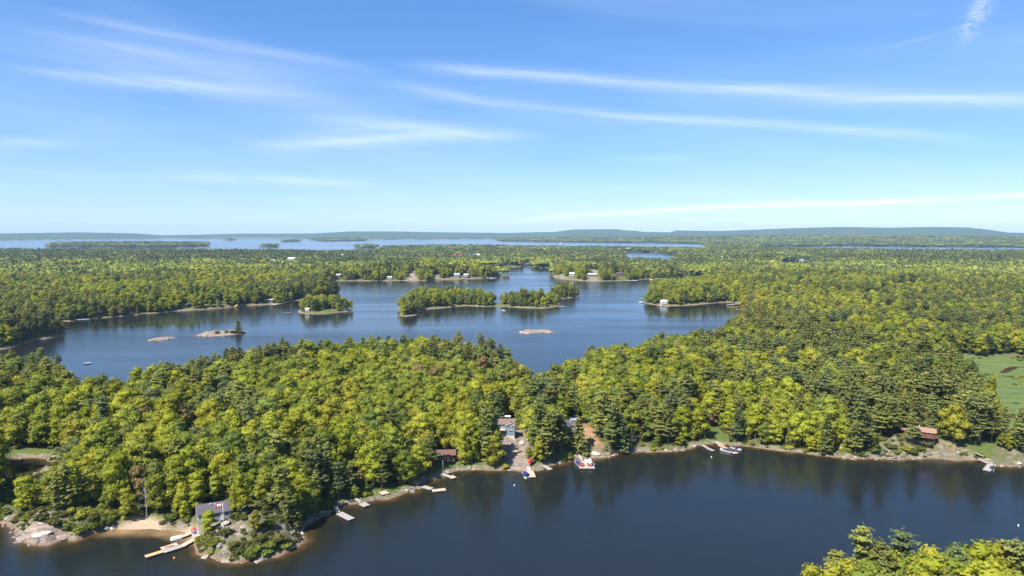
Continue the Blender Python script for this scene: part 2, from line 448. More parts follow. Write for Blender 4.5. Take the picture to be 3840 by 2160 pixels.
def heights(P, s=None, full=False):
    x, y = P[:, 0], P[:, 1]
    if s is None:
        s = shore(P)
    r = np.hypot(x, y)
    sp = np.maximum(s, 0)
    mead = soft(P, [MEADOW], 3.0)
    rock = soft(P, ROCKY, 1.5)
    frock = soft(P, FARROCK, 8.0)
    sand = soft(P, SAND, 1.0)
    A = 2.2 + 7.0 * np.clip(fbm(x / 130.0, y / 130.0, 3, 3) - 0.25, 0, 1)
    h = 0.75 * (1 - np.exp(-sp / 1.3)) + A * (1 - np.exp(-sp / 26.0))
    lowisl = np.zeros(len(P), bool)
    for k in 'defg':
        q = ISLES[k]
        bb0 = q.min(0) - 8; bb1 = q.max(0) + 8
        lowisl |= (x > bb0[0]) & (x < bb1[0]) & (y > bb0[1]) & (y < bb1[1])
    h = np.where(lowisl, (0.2 + 1.7 * fbm(x / 6.0, y / 9.0, 19, 4)) * (1 - np.exp(-sp / 3.0)), h)
    for (cx, cy), rx, ry, hh in MW:
        h = h + hh * np.exp(-((x - cx) / rx) ** 2 - ((y - cy) / ry) ** 2) * np.clip(sp / 4.0, 0, 1)
    h = h * (1 - 0.9 * mead) + 0.35 * mead
    h = h * (1 - sand) + sand * np.minimum(h, 0.05 + sp * 0.09)
    rk = np.maximum(rock, np.clip(1 - sp / 4.5, 0, 1) * (1 - sand) * (1 - mead))
    ux = x * 0.55 + y * 0.83; uy = -x * 0.83 + y * 0.55
    ledge = np.abs(fbm(ux / 9.0, uy / 2.6, 41, 4) - 0.5) * 2
    near = np.clip(1.5 - r / 600.0, 0, 1)
    h = h + rk * near * (ledge - 0.35) * 2.3 * np.clip(sp / 1.2, 0, 1)
    h = h + (fbm(x / 11.0, y / 11.0, 8, 3) - 0.5) * 0.9 * np.clip(sp / 8.0, 0, 1) * (1 - mead)
    # far ridges
    pxx = 1920 + FPX * x / np.maximum(y, 1.0)
    rt = np.interp(pxx, RIDGE[:, 0], RIDGE[:, 1]); r2 = np.interp(pxx, RIDGE2[:, 0], RIDGE2[:, 1])
    cz = np.maximum(y, 1) / np.maximum(r, 1)
    h1 = CAM_H + (HOR - rt) / FPX * 11000.0 * cz - 4; h2 = CAM_H + (HOR - r2) / FPX * 6500.0 * cz - 14
    yy = r
    t1 = np.clip((yy - 8800) / 2200, 0, 1); t1 = t1 * t1 * (3 - 2 * t1) * np.clip(1 - (yy - 11000) / 2000, 0, 1) ** 0.5
    t2 = np.exp(-((yy - 6400) / 900.0) ** 2)
    rough = 0.82 + 0.36 * fbm(x / 900.0, y / 900.0, 55, 4)
    far = np.maximum(np.maximum(h1, 0) * t1, np.maximum(h2, 0) * t2) * np.where(t1 > 0.98, 1, np.minimum(rough, 1.0))
    h = np.maximum(h, np.where(r > 4300, far, 0) * np.clip(sp / 250.0, 0, 1))
    h = h + np.where((r > 7500) & (sp > 0), 11.0 * np.clip(sp / 30.0, 0, 1), 0)
    h = np.where(s > 0, np.maximum(h, np.minimum(sp * 0.10, 0.30) + 0.015), np.maximum(s * 0.35, -6.0) - 0.02)
    if full:
        rock = np.maximum(rock, lowisl * 1.0)
        return h, rock, frock, sand, mead
    return h


def hgt(x, y):
    return float(heights(np.array([[x, y]], float))[0])


def on_ground(px, py):
    """Point of the terrain seen at this point of the photograph."""
    d = ray_dir(px, py)
    t0 = (30.0 - CAM_H) / d.z; t1 = (-0.5 - CAM_H) / d.z
    ts = np.linspace(t0, t1, 400)
    P = np.stack([d.x * ts, d.y * ts], 1)
    z = CAM_H + d.z * ts
    h = np.maximum(heights(P), 0.0)
    i = int(np.argmax(z <= h)) if (z <= h).any() else len(ts) - 1
    return float(P[i, 0]), float(P[i, 1]), float(h[i])

# ------------------------------------------------------------------ object helpers
def link(o, parent=None):
    COL.objects.link(o)
    if parent is not None:
        o.parent = parent
    return o


def tag(o, label=None, cat=None, group=None, kind=None):
    if label: o['label'] = label
    if cat: o['category'] = cat
    if group: o['group'] = group
    if kind: o['kind'] = kind
    return o


def thing(name, label, cat, loc=(0, 0, 0), rz=0.0, group=None):
    o = bpy.data.objects.new(name, None)
    o.empty_display_size = 0.5
    link(o)
    o.location = loc
    o.rotation_euler = (0, 0, rz)
    return tag(o, label, cat, group)


class MB:
    """Collects solid shapes into one mesh."""
    def __init__(self):
        self.v = []; self.f = []; self.sm = []

    def add(self, vs, fs, smooth=False):
        o = len(self.v)
        self.v += [tuple(p) for p in vs]
        self.f += [tuple(i + o for i in q) for q in fs]
        self.sm += [smooth] * len(fs)
        return self

    def box(self, c, s, rz=0.0, tilt=None):
        cx, cy, cz = c; hx, hy, hz = s[0] / 2, s[1] / 2, s[2] / 2
        M = Matrix.Rotation(rz, 3, 'Z')
        if tilt is not None:
            M = M @ Matrix.Rotation(tilt[0], 3, tilt[1])
        vs = [M @ Vector((a * hx, b * hy, d * hz)) + Vector(c) for a in (-1, 1) for b in (-1, 1) for d in (-1, 1)]
        return self.add(vs, [(0, 1, 3, 2), (4, 6, 7, 5), (0, 4, 5, 1), (2, 3, 7, 6), (0, 2, 6, 4), (1, 5, 7, 3)])

    def tube(self, pts, radii, n=6, cap=True, smooth=True):
        pts = [Vector(p) for p in pts]
        vs = []; fs = []
        for i, p in enumerate(pts):
            d = (pts[min(i + 1, len(pts) - 1)] - pts[max(i - 1, 0)]).normalized()
            a = d.orthogonal().normalized(); b = d.cross(a)
            for k in range(n):
                t = 2 * math.pi * k / n
                vs.append(p + (a * math.cos(t) + b * math.sin(t)) * radii[i])
        for i in range(len(pts) - 1):
            for k in range(n):
                k2 = (k + 1) % n
                fs.append((i * n + k, i * n + k2, (i + 1) * n + k2, (i + 1) * n + k))
        if cap:
            fs.append(tuple(range(n))[::-1]); fs.append(tuple(range((len(pts) - 1) * n, len(pts) * n)))
        return self.add(vs, fs, smooth)

    def prism(self, poly, z0, z1):
        n = len(poly)
        vs = [(x, y, z0) for x, y in poly] + [(x, y, z1) for x, y in poly]
        fs = [tuple(range(n))[::-1], tuple(range(n, 2 * n))] + [(i, (i + 1) % n, n + (i + 1) % n, n + i) for i in range(n)]
        return self.add(vs, fs)

    def mesh(self, name):
        me = bpy.data.meshes.new(name)
        me.from_pydata(self.v, [], self.f)
        me.polygons.foreach_set('use_smooth', self.sm)
        me.update()
        return me

    def build(self, name, mat, parent=None):
        me = self.mesh(name)
        me.materials.append(mat)
        return link(bpy.data.objects.new(name, me), parent)


def np_mesh(name, v, faces, smooth=True):
    """Mesh from numpy arrays; faces is an (n,3) or (n,4) index array."""
    me = bpy.data.meshes.new(name)
    k = faces.shape[1]
    me.vertices.add(len(v)); me.vertices.foreach_set('co', v.astype(np.float32).ravel())
    me.loops.add(faces.size); me.loops.foreach_set('vertex_index', faces.astype(np.int32).ravel())
    me.polygons.add(len(faces)); me.polygons.foreach_set('loop_start', np.arange(0, faces.size, k, dtype=np.int32))
    me.polygons.foreach_set('loop_total', np.full(len(faces), k, np.int32))
    me.polygons.foreach_set('use_smooth', np.full(len(faces), smooth, bool))
    me.update(calc_edges=True)
    return me


def shader(name):
    m = bpy.data.materials.new(name)
    m.use_nodes = True
    t = NT(m.node_tree)
    t.n.clear()
    out = t.new('ShaderNodeOutputMaterial')
    return m, t, out


def plain(name, col, rough=0.7, grain=0.18, gscale=2.5, metal=0.0, stretch=None, spec=0.4):
    """Weathered single material: colour with blotches and fine grain."""
    m, t, out = shader(name)
    b = t.new('ShaderNodeBsdfPrincipled')
    tc = t.new('ShaderNodeTexCoord').outputs['Object']
    if stretch:
        mp = t.new('ShaderNodeMapping'); mp.inputs['Scale'].default_value = stretch
        t.l.new(tc, mp.inputs[0]); tc = mp.outputs[0]
    n = t.noise(tc, gscale, 6.0, 0.65)
    f = t.mapr(n, 0.3, 0.7, 1.0 - grain, 1.0 + grain)
    c = t.vm('SCALE', _rgb(t, col))
    c.node.inputs['Scale'].default_value = 1.0
    t.l.new(f, c.node.inputs['Scale'])
    t.l.new(c, b.inputs['Base Color'])
    b.inputs['Roughness'].default_value = rough
    b.inputs['Metallic'].default_value = metal
    b.inputs['Specular IOR Level'].default_value = spec
    t.l.new(b.outputs[0], out.inputs[0])
    return m


def _rgb(t, col):
    nd = t.new('ShaderNodeRGB')
    nd.outputs[0].default_value = (*col, 1.0)
    return nd.outputs[0]


# ------------------------------------------------------------------ terrain and water
def ang_rows():
    r = [62.0]
    while r[-1] < 13300:
        q = r[-1]
        k = 1.006 if q < 140 else 1.0026 if q < 290 else 1.006 if q < 1300 else 1.013
        r.append(q * k)
    return np.array(r)


ROWS = ang_rows()
AL = np.concatenate([np.linspace(-60, -40, 30, endpoint=False), np.linspace(-40, 40, 620), np.linspace(40, 60, 31)[1:]])
AL = np.radians(AL)
nr, na = len(ROWS), len(AL)
RR, AA = np.meshgrid(ROWS, AL, indexing='ij')
TP = np.stack([(RR * np.sin(AA)).ravel(), (RR * np.cos(AA)).ravel()], 1)
S_ALL = shore(TP)
HZ, ROCKM, FROCKM, SANDM, MEADM = heights(TP, S_ALL, full=True)
LAWNM = soft(TP, LAWN, 1.5)
DIRTM = soft(TP, DIRT, 1.2)
idx = np.arange(nr * na).reshape(nr, na)
quads = np.stack([idx[:-1, :-1].ravel(), idx[:-1, 1:].ravel(), idx[1:, 1:].ravel(), idx[1:, :-1].ravel()], 1)[:, ::-1]
tv = np.column_stack([TP, HZ])
me = np_mesh('terrain', tv, quads, True)


def vattr(me, name, arr):
    a = me.attributes.new(name, 'FLOAT', 'POINT')
    a.data.foreach_set('value', arr.astype(np.float32))


vattr(me, 'inland', S_ALL)
vattr(me, 'rock', np.maximum(ROCKM, FROCKM))
BALDM = soft(TP, BALD, 1.0)
for kk in 'defg':
    q = ISLES[kk]; bb0 = q.min(0) - 12; bb1 = q.max(0) + 12
    BALDM = np.maximum(BALDM, ((TP[:, 0] > bb0[0]) & (TP[:, 0] < bb1[0]) & (TP[:, 1] > bb0[1]) & (TP[:, 1] < bb1[1])) * 1.0)
BALDM = np.maximum(BALDM, FROCKM * 0.8)
vattr(me, 'bald', BALDM)
vattr(me, 'sand', SANDM)
vattr(me, 'lawn', LAWNM)
vattr(me, 'meadow', MEADM)
vattr(me, 'dirt', DIRTM)
terrain = link(bpy.data.objects.new('terrain', me))
tag(terrain, kind='structure')

m, t, out = shader('terrain_ground')


def at(t, name):
    nd = t.new('ShaderNodeAttribute'); nd.attribute_name = name
    return nd.outputs['Fac']


P = t.new('ShaderNodeNewGeometry').outputs['Position']
inl = at(t, 'inland')
n1 = t.noise(P, 0.35, 5.0, 0.6)
bald = at(t, 'bald')
n2 = t.noise(P, 1.6, 5.0, 0.65)
n3 = t.noise(P, 0.06, 4.0, 0.6)
mp = t.new('ShaderNodeMapping'); mp.inputs['Rotation'].default_value = (0, 0, 0.98); mp.inputs['Scale'].default_value = (0.22, 1.3, 1.0)
t.l.new(P, mp.inputs[0])
strat = t.noise(mp.outputs[0], 1.15, 8.0, 0.72, 1.1)
floor_c = t.ramp(n2, [(0.3, (0.060, 0.060, 0.028)), (0.5, (0.100, 0.105, 0.036)), (0.7, (0.130, 0.160, 0.040))])
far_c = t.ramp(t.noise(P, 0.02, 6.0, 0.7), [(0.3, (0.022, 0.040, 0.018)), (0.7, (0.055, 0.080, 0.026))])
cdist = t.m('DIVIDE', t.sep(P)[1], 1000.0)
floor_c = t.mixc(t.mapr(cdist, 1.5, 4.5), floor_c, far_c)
rock_c = t.ramp(strat, [(0.28, (0.055, 0.047, 0.040)), (0.42, (0.17, 0.135, 0.11)), (0.54, (0.26, 0.205, 0.165)), (0.66, (0.36, 0.305, 0.26)), (0.8, (0.22, 0.205, 0.19))])
lich = t.mapr(n1, 0.47, 0.6)
rock_c = t.mixc(t.m('MULTIPLY', lich, 0.55), rock_c, (0.115, 0.115, 0.085))
moss = t.mapr(n2, 0.56, 0.68)
rock_c = t.mixc(t.m('MULTIPLY', moss, 0.45), rock_c, (0.09, 0.105, 0.03))
rock_c = t.mixc(t.m('MULTIPLY', bald, 0.75), rock_c, t.ramp(strat, [(0.32, (0.06, 0.05, 0.042)), (0.41, (0.19, 0.145, 0.12)), (0.52, (0.28, 0.22, 0.18)), (0.70, (0.36, 0.30, 0.26))]))
wet_c = t.ramp(strat, [(0.3, (0.06, 0.042, 0.03)), (0.7, (0.30, 0.19, 0.13))])
grass_c = t.ramp(n2, [(0.3, (0.055, 0.085, 0.020)), (0.55, (0.095, 0.130, 0.028)), (0.75, (0.155, 0.145, 0.050))])
mpm = t.new('ShaderNodeMapping'); mpm.inputs['Rotation'].default_value = (0, 0, 0.35); mpm.inputs['Scale'].default_value = (0.03, 0.16, 1)
t.l.new(P, mpm.inputs[0])
nm = t.noise(mpm.outputs[0], 1.0, 6.0, 0.7, 0.6)
mead_c = t.ramp(t.m('ADD', t.m('MULTIPLY', nm, 0.6), t.m('MULTIPLY', n2, 0.4)), [(0.36, (0.050, 0.085, 0.022)), (0.46, (0.085, 0.130, 0.032)), (0.56, (0.120, 0.155, 0.045)), (0.64, (0.18, 0.17, 0.075))])
sand_c = t.ramp(n2, [(0.3, (0.36, 0.265, 0.18)), (0.7, (0.46, 0.355, 0.255))])
dirt_c = t.ramp(n1, [(0.3, (0.22, 0.13, 0.065)), (0.7, (0.34, 0.23, 0.13))])
# brush between the bare rock
brush = t.m('MULTIPLY', t.mapr(t.noise(P, 0.33, 6.0, 0.66, 0.6), 0.43, 0.53), t.m('SUBTRACT', 1.0, t.m('MULTIPLY', bald, 0.9)))
rk = at(t, 'rock')
rockf = t.m('MULTIPLY', rk, t.m('SUBTRACT', 1.0, t.m('MULTIPLY', brush, 0.85)))
bank = t.mapr(t.m('ADD', inl, t.m('MULTIPLY', t.m('SUBTRACT', n1, 0.5), 8.0)), 0.9, 2.9, 1.0, 0.0)
bank = t.m('MULTIPLY', bank, t.mapr(n3, 0.36, 0.56, 0.25, 0.9))
rockf = t.m('MAXIMUM', rockf, bank)
c = floor_c
c = t.mixc(at(t, 'dirt'), c, dirt_c)
c = t.mixc(at(t, 'lawn'), c, grass_c)
c = t.mixc(t.m('MULTIPLY', rk, 0.75), c, (0.10, 0.105, 0.035))
c = t.mixc(rockf, c, rock_c)
c = t.mixc(t.mapr(inl, 0.2, 0.9, 0.85, 0.0), c, wet_c)
c = t.mixc(at(t, 'sand'), c, sand_c)
c = t.mixc(at(t, 'meadow'), c, mead_c)
b = t.new('ShaderNodeBsdfPrincipled')
t.l.new(c, b.inputs['Base Color'])
b.inputs['Roughness'].default_value = 0.9
b.inputs['Specular IOR Level'].default_value = 0.2
bp = t.new('ShaderNodeBump'); bp.inputs['Strength'].default_value = 0.8; bp.inputs['Distance'].default_value = 0.6
t.l.new(t.m('ADD', strat, t.m('MULTIPLY', n2, 0.5)), bp.inputs['Height'])
t.l.new(bp.outputs[0], b.inputs['Normal'])
t.l.new(b.outputs[0], out.inputs[0])
me.materials.append(m)

# water: one sheet that follows the same layout, with its depth stored
sg = S_ALL.reshape(nr, na)
wet = (sg < 3.0)
qw = wet[:-1, :-1] | wet[:-1, 1:] | wet[1:, :-1] | wet[1:, 1:]
qf = quads[qw.ravel()]
used = np.unique(qf)
remap = np.zeros(nr * na, np.int64); remap[used] = np.arange(len(used))
wv = np.column_stack([TP[used], np.zeros(len(used))])
wm = np_mesh('water', wv, remap[qf], True)
vattr(wm, 'depth', np.maximum(-S_ALL[used], 0))
vattr(wm, 'sandy', soft(TP[used], [GA([(400, 2010), (430, 1975), (740, 1985), (740, 2030), (560, 2030)])], 3.0))
water = link(bpy.data.objects.new('water', wm))
tag(water, kind='structure')
m, t, out = shader('lake_water')
P = t.new('ShaderNodeNewGeometry').outputs['Position']
dep = at(t, 'depth')
px_, py_, pz_ = t.sep(P)
dn = t.m('ADD', dep, t.m('MULTIPLY', t.m('SUBTRACT', t.noise(P, 0.25, 4.0, 0.6), 0.5), 4.0))
shal = t.ramp(t.mapr(dn, -0.5, 9.0), [(0.0, (0.16, 0.095, 0.045)), (0.10, (0.062, 0.038, 0.016)), (0.34, (0.018, 0.016, 0.009)), (1.0, (0.010, 0.013, 0.014))])
shal = t.mixc(t.m('MULTIPLY', at(t, 'sandy'), t.mapr(dn, 0.5, 6.0, 1.0, 0.0)), shal, (0.30, 0.20, 0.10))
b = t.new('ShaderNodeBsdfPrincipled')
t.l.new(shal, b.inputs['Base Color'])
b.inputs['IOR'].default_value = 1.333
# wind ripples: fine chop, and calmer and rougher lanes
mp = t.new('ShaderNodeMapping'); mp.inputs['Rotation'].default_value = (0, 0, 0.25); mp.inputs['Scale'].default_value = (0.55, 1.0, 1.0)
t.l.new(P, mp.inputs[0])
w1 = t.noise(mp.outputs[0], 1.5, 4.0, 0.6, 0.3)
w2 = t.noise(mp.outputs[0], 0.35, 3.0, 0.55, 0.2)
mp2 = t.new('ShaderNodeMapping'); mp2.inputs['Rotation'].default_value = (0, 0, 0.12); mp2.inputs['Scale'].default_value = (0.0022, 0.012, 1.0)
t.l.new(P, mp2.inputs[0])
lane = t.noise(mp2.outputs[0], 1.0, 5.0, 0.6, 0.7)
rg = t.mapr(lane, 0.38, 0.62, 0.05, 0.15)
t.l.new(t.m('ADD', rg, t.mapr(py_, 330.0, 520.0, 0.0, 0.04)), b.inputs['Roughness'])
bp = t.new('ShaderNodeBump'); bp.inputs['Distance'].default_value = 0.22
t.l.new(t.m('ADD', t.mapr(lane, 0.35, 0.65, 0.07, 0.34), t.mapr(py_, 330.0, 520.0, 0.0, -0.03)), bp.inputs['Strength'])
t.l.new(t.m('ADD', w1, t.m('MULTIPLY', w2, 1.5)), bp.inputs['Height'])
t.l.new(bp.outputs[0], b.inputs['Normal'])
t.l.new(b.outputs[0], out.inputs[0])
wm.materials.append(m)

# ------------------------------------------------------------------ foliage materials
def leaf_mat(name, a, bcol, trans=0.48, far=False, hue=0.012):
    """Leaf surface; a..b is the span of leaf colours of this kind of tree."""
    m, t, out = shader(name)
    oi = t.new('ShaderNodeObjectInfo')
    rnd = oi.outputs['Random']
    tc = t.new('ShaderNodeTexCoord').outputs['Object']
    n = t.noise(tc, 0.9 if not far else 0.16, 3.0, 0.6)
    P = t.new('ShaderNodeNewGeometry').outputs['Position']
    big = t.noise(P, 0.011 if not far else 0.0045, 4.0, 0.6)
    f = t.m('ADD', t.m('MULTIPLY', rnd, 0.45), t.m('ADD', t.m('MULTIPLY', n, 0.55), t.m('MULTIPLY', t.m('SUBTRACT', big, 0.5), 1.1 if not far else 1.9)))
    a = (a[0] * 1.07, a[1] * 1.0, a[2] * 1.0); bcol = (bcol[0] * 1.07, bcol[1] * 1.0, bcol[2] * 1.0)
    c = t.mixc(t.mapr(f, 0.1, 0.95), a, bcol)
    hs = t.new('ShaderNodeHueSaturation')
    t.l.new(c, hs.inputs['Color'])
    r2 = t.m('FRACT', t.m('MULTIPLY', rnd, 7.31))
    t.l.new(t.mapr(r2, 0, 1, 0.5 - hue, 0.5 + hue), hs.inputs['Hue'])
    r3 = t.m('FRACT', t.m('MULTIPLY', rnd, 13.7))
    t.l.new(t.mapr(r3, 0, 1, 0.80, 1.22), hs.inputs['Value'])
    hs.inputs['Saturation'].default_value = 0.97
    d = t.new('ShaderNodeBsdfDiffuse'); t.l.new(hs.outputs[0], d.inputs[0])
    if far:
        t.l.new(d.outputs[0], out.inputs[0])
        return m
    tr = t.new('ShaderNodeBsdfTranslucent'); t.l.new(hs.outputs[0], tr.inputs[0])
    mx = t.new('ShaderNodeMixShader'); mx.inputs[0].default_value = trans
    t.l.new(d.outputs[0], mx.inputs[1]); t.l.new(tr.outputs[0], mx.inputs[2])
    t.l.new(mx.outputs[0], out.inputs[0])
    return m


LEAF = {
    'lime': leaf_mat('lime_leaves', (0.215, 0.265, 0.020), (0.345, 0.370, 0.032)),
    'yellow': leaf_mat('yellow_leaves', (0.255, 0.285, 0.028), (0.375, 0.370, 0.042)),
    'green': leaf_mat('green_leaves', (0.165, 0.220, 0.028), (0.285, 0.320, 0.040)),
    'dark': leaf_mat('dark_leaves', (0.125, 0.180, 0.036), (0.205, 0.250, 0.048)),
    'bronze': leaf_mat('bronze_leaves', (0.190, 0.150, 0.060), (0.290, 0.235, 0.080)),
    'pale': leaf_mat('pale_leaves', (0.130, 0.175, 0.060), (0.205, 0.245, 0.085)),
}
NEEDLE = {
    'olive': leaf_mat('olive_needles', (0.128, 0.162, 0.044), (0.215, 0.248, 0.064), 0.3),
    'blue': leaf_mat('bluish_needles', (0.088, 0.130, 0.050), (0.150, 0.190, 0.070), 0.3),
    'gold': leaf_mat('golden_olive_needles', (0.165, 0.192, 0.044), (0.262, 0.276, 0.062), 0.32),  # yellower olive tone, one of the mixed needle colours
}
BARK = plain('grey_bark', (0.16, 0.135, 0.115), 0.9, 0.35, 3.0, stretch=(4, 4, 0.6))
PALEBARK = plain('pale_bark', (0.40, 0.37, 0.33), 0.9, 0.25, 3.0, stretch=(4, 4, 0.6))


# ------------------------------------------------------------------ tree shapes
def leaf_cards(centres, normals, sizes, rng, tilt=0.55, aspect=1.0, bend=True):
    """Folded leaf sprays: two triangles hinged, facing roughly along the normals."""
    n = len(centres)
    nn = normals + rng.normal(0, tilt, (n, 3))
    nn /= np.linalg.norm(nn, axis=1)[:, None] + 1e-9
    up = rng.normal(0, 1, (n, 3))
    a = np.cross(nn, up); a /= np.linalg.norm(a, axis=1)[:, None] + 1e-9
    b = np.cross(nn, a)
    s = sizes[:, None]
    k = s * 0.28 * rng.uniform(-1, 1, (n, 1))
    v0 = centres - a * s * 0.5 * aspect - b * s * 0.35
    v1 = centres + a * s * 0.5 * aspect - b * s * 0.5 + nn * k
    v2 = centres + a * s * 0.42 * aspect + b * s * 0.5
    v3 = centres - a * s * 0.5 * aspect + b * s * 0.42 + nn * k
    V = np.stack([v0, v1, v2, v3], 1).reshape(-1, 3)
    F = np.arange(4 * n).reshape(n, 4)
    return V, F


def ico_pts():
    bm = bmesh.new(); bmesh.ops.create_icosphere(bm, subdivisions=2, radius=1.0)
    v = np.array([x.co[:] for x in bm.verts]); f = np.array([[q.index for q in p.verts] for p in bm.faces])
    bm.free()
    return v, f


ICO_V, ICO_F = ico_pts()


def tri_as_quad(f):
    return np.column_stack([f, f[:, 2]])


def merge(parts):
    V = []; F = []; o = 0
    for v, f in parts:
        V.append(v); F.append(f + o); o += len(v)
    return np.concatenate(V), np.concatenate(F)


def mesh_mixed(name, tri_parts, quad_parts, mats, slots):
    """One mesh of triangles (cores) and quads (leaf sprays)."""
    verts = []; loops = []; starts = []; totals = []; mi = []
    o = 0; ls = 0
    for (v, f), sl in zip(tri_parts + quad_parts, slots):
        verts.append(v); ff = (f + o).ravel(); loops.append(ff)
        k = f.shape[1]
        starts.append(np.arange(len(f)) * k + ls); totals.append(np.full(len(f), k)); mi.append(np.full(len(f), sl))
        ls += f.size; o += len(v)
    V = np.concatenate(verts); L = np.concatenate(loops)
    me = bpy.data.meshes.new(name)
    me.vertices.add(len(V)); me.vertices.foreach_set('co', V.astype(np.float32).ravel())
    me.loops.add(len(L)); me.loops.foreach_set('vertex_index', L.astype(np.int32))
    S = np.concatenate(starts); T = np.concatenate(totals)
    me.polygons.add(len(S)); me.polygons.foreach_set('loop_start', S.astype(np.int32)); me.polygons.foreach_set('loop_total', T.astype(np.int32))
    me.polygons.foreach_set('material_index', np.concatenate(mi).astype(np.int32))
    me.update(calc_edges=True)
    for mt in mats:
        me.materials.append(mt)
    return me


def trunk_mb(h, r, rng, lean=0.03, limbs=None, n=6):
    mb = MB()
    pts = []; rad = []
    lx, ly = rng.normal(0, lean, 2)
    for i in range(6):
        q = i / 5.0
        pts.append((lx * h * q * q + rng.normal(0, 0.008) * h * (i > 0), ly * h * q * q + rng.normal(0, 0.008) * h * (i > 0), -0.6 + (h + 0.6) * q))
        rad.append(r * (1.25 - 1.1 * q))
    mb.tube(pts, rad, n)
    for a, b, rr in (limbs or []):
        mid = [(a[k] + b[k]) / 2 for k in range(3)]; mid[2] -= 0.05 * h * 0.3
        mb.tube([a, mid, b], [rr, rr * 0.7, rr * 0.3], 4, cap=False)
    return mb


def mb_np(mb):
    v = np.array(mb.v, float)
    f = [q for q in mb.f]
    tri = []
    for q in f:
        for i in range(1, len(q) - 1):
            tri.append((q[0], q[i], q[i + 1]))
    return v, np.array(tri)


def broadleaf(seed, h=14.0, w=8.0, dense=1.0, shape=0, leaf=0.46):
    rng = np.random.default_rng(seed)
    lobes = []
    nl = int(rng.integers(17, 24))
    for i in range(nl):
        q = (i + 0.5) / nl
        z = 0.20 + 0.72 * q
        prof = (math.sin(min(1.0, (z - 0.06) / 0.90) * math.pi) ** 0.5) if shape == 0 else (1.05 - 0.75 * (z - 0.3) / 0.65 if shape == 1 else 0.55 + 0.5 * math.sin((z - 0.25) / 0.75 * math.pi))
        ang = i * 2.399 + rng.normal(0, 0.35)
        rr = w * 0.5 * prof * rng.uniform(0.30, 0.84)
        size = w * rng.uniform(0.115, 0.225) * (1.0 if shape != 2 else 0.85)
        lobes.append((np.array([rr * math.cos(ang), rr * math.sin(ang), h * z + rng.normal(0, 0.03) * h]), size, size * rng.uniform(0.62, 0.85)))
    lobes.append((np.array([rng.normal(0, 0.3), rng.normal(0, 0.3), h * 0.93]), w * 0.20, w * 0.16))
    lobes.append((np.array([0, 0, h * 0.62]), w * 0.30, w * 0.30))
    core = []; cards = []
    for c, s, sz in lobes:
        v = ICO_V * np.array([s, s, sz]) * 0.86
        v = v * (1 + rng.normal(0, 0.10, (len(v), 1))) + c
        core.append((v, ICO_F))
        n = int(58 * dense * (s / (0.22 * 8)) ** 1.6) + 24
        d = rng.normal(0, 1, (n, 3)); d[:, 2] = d[:, 2] + 0.35
        d /= np.linalg.norm(d, axis=1)[:, None]
        p = c + d * np.array([s, s, sz]) * rng.uniform(0.82, 1.36, (n, 1))
        cards.append(leaf_cards(p, d, rng.uniform(leaf * 0.6, leaf * 1.35, n), rng, 0.55))
    limbs = []
    for c, s, sz in lobes[:nl:3]:
        zb = h * rng.uniform(0.25, 0.5)
        limbs.append(((0, 0, zb), tuple(c), 0.11))
    tk = trunk_mb(h * 0.8, 0.017 * h, rng, 0.02, limbs)
    return merge(core), merge(cards), mb_np(tk)


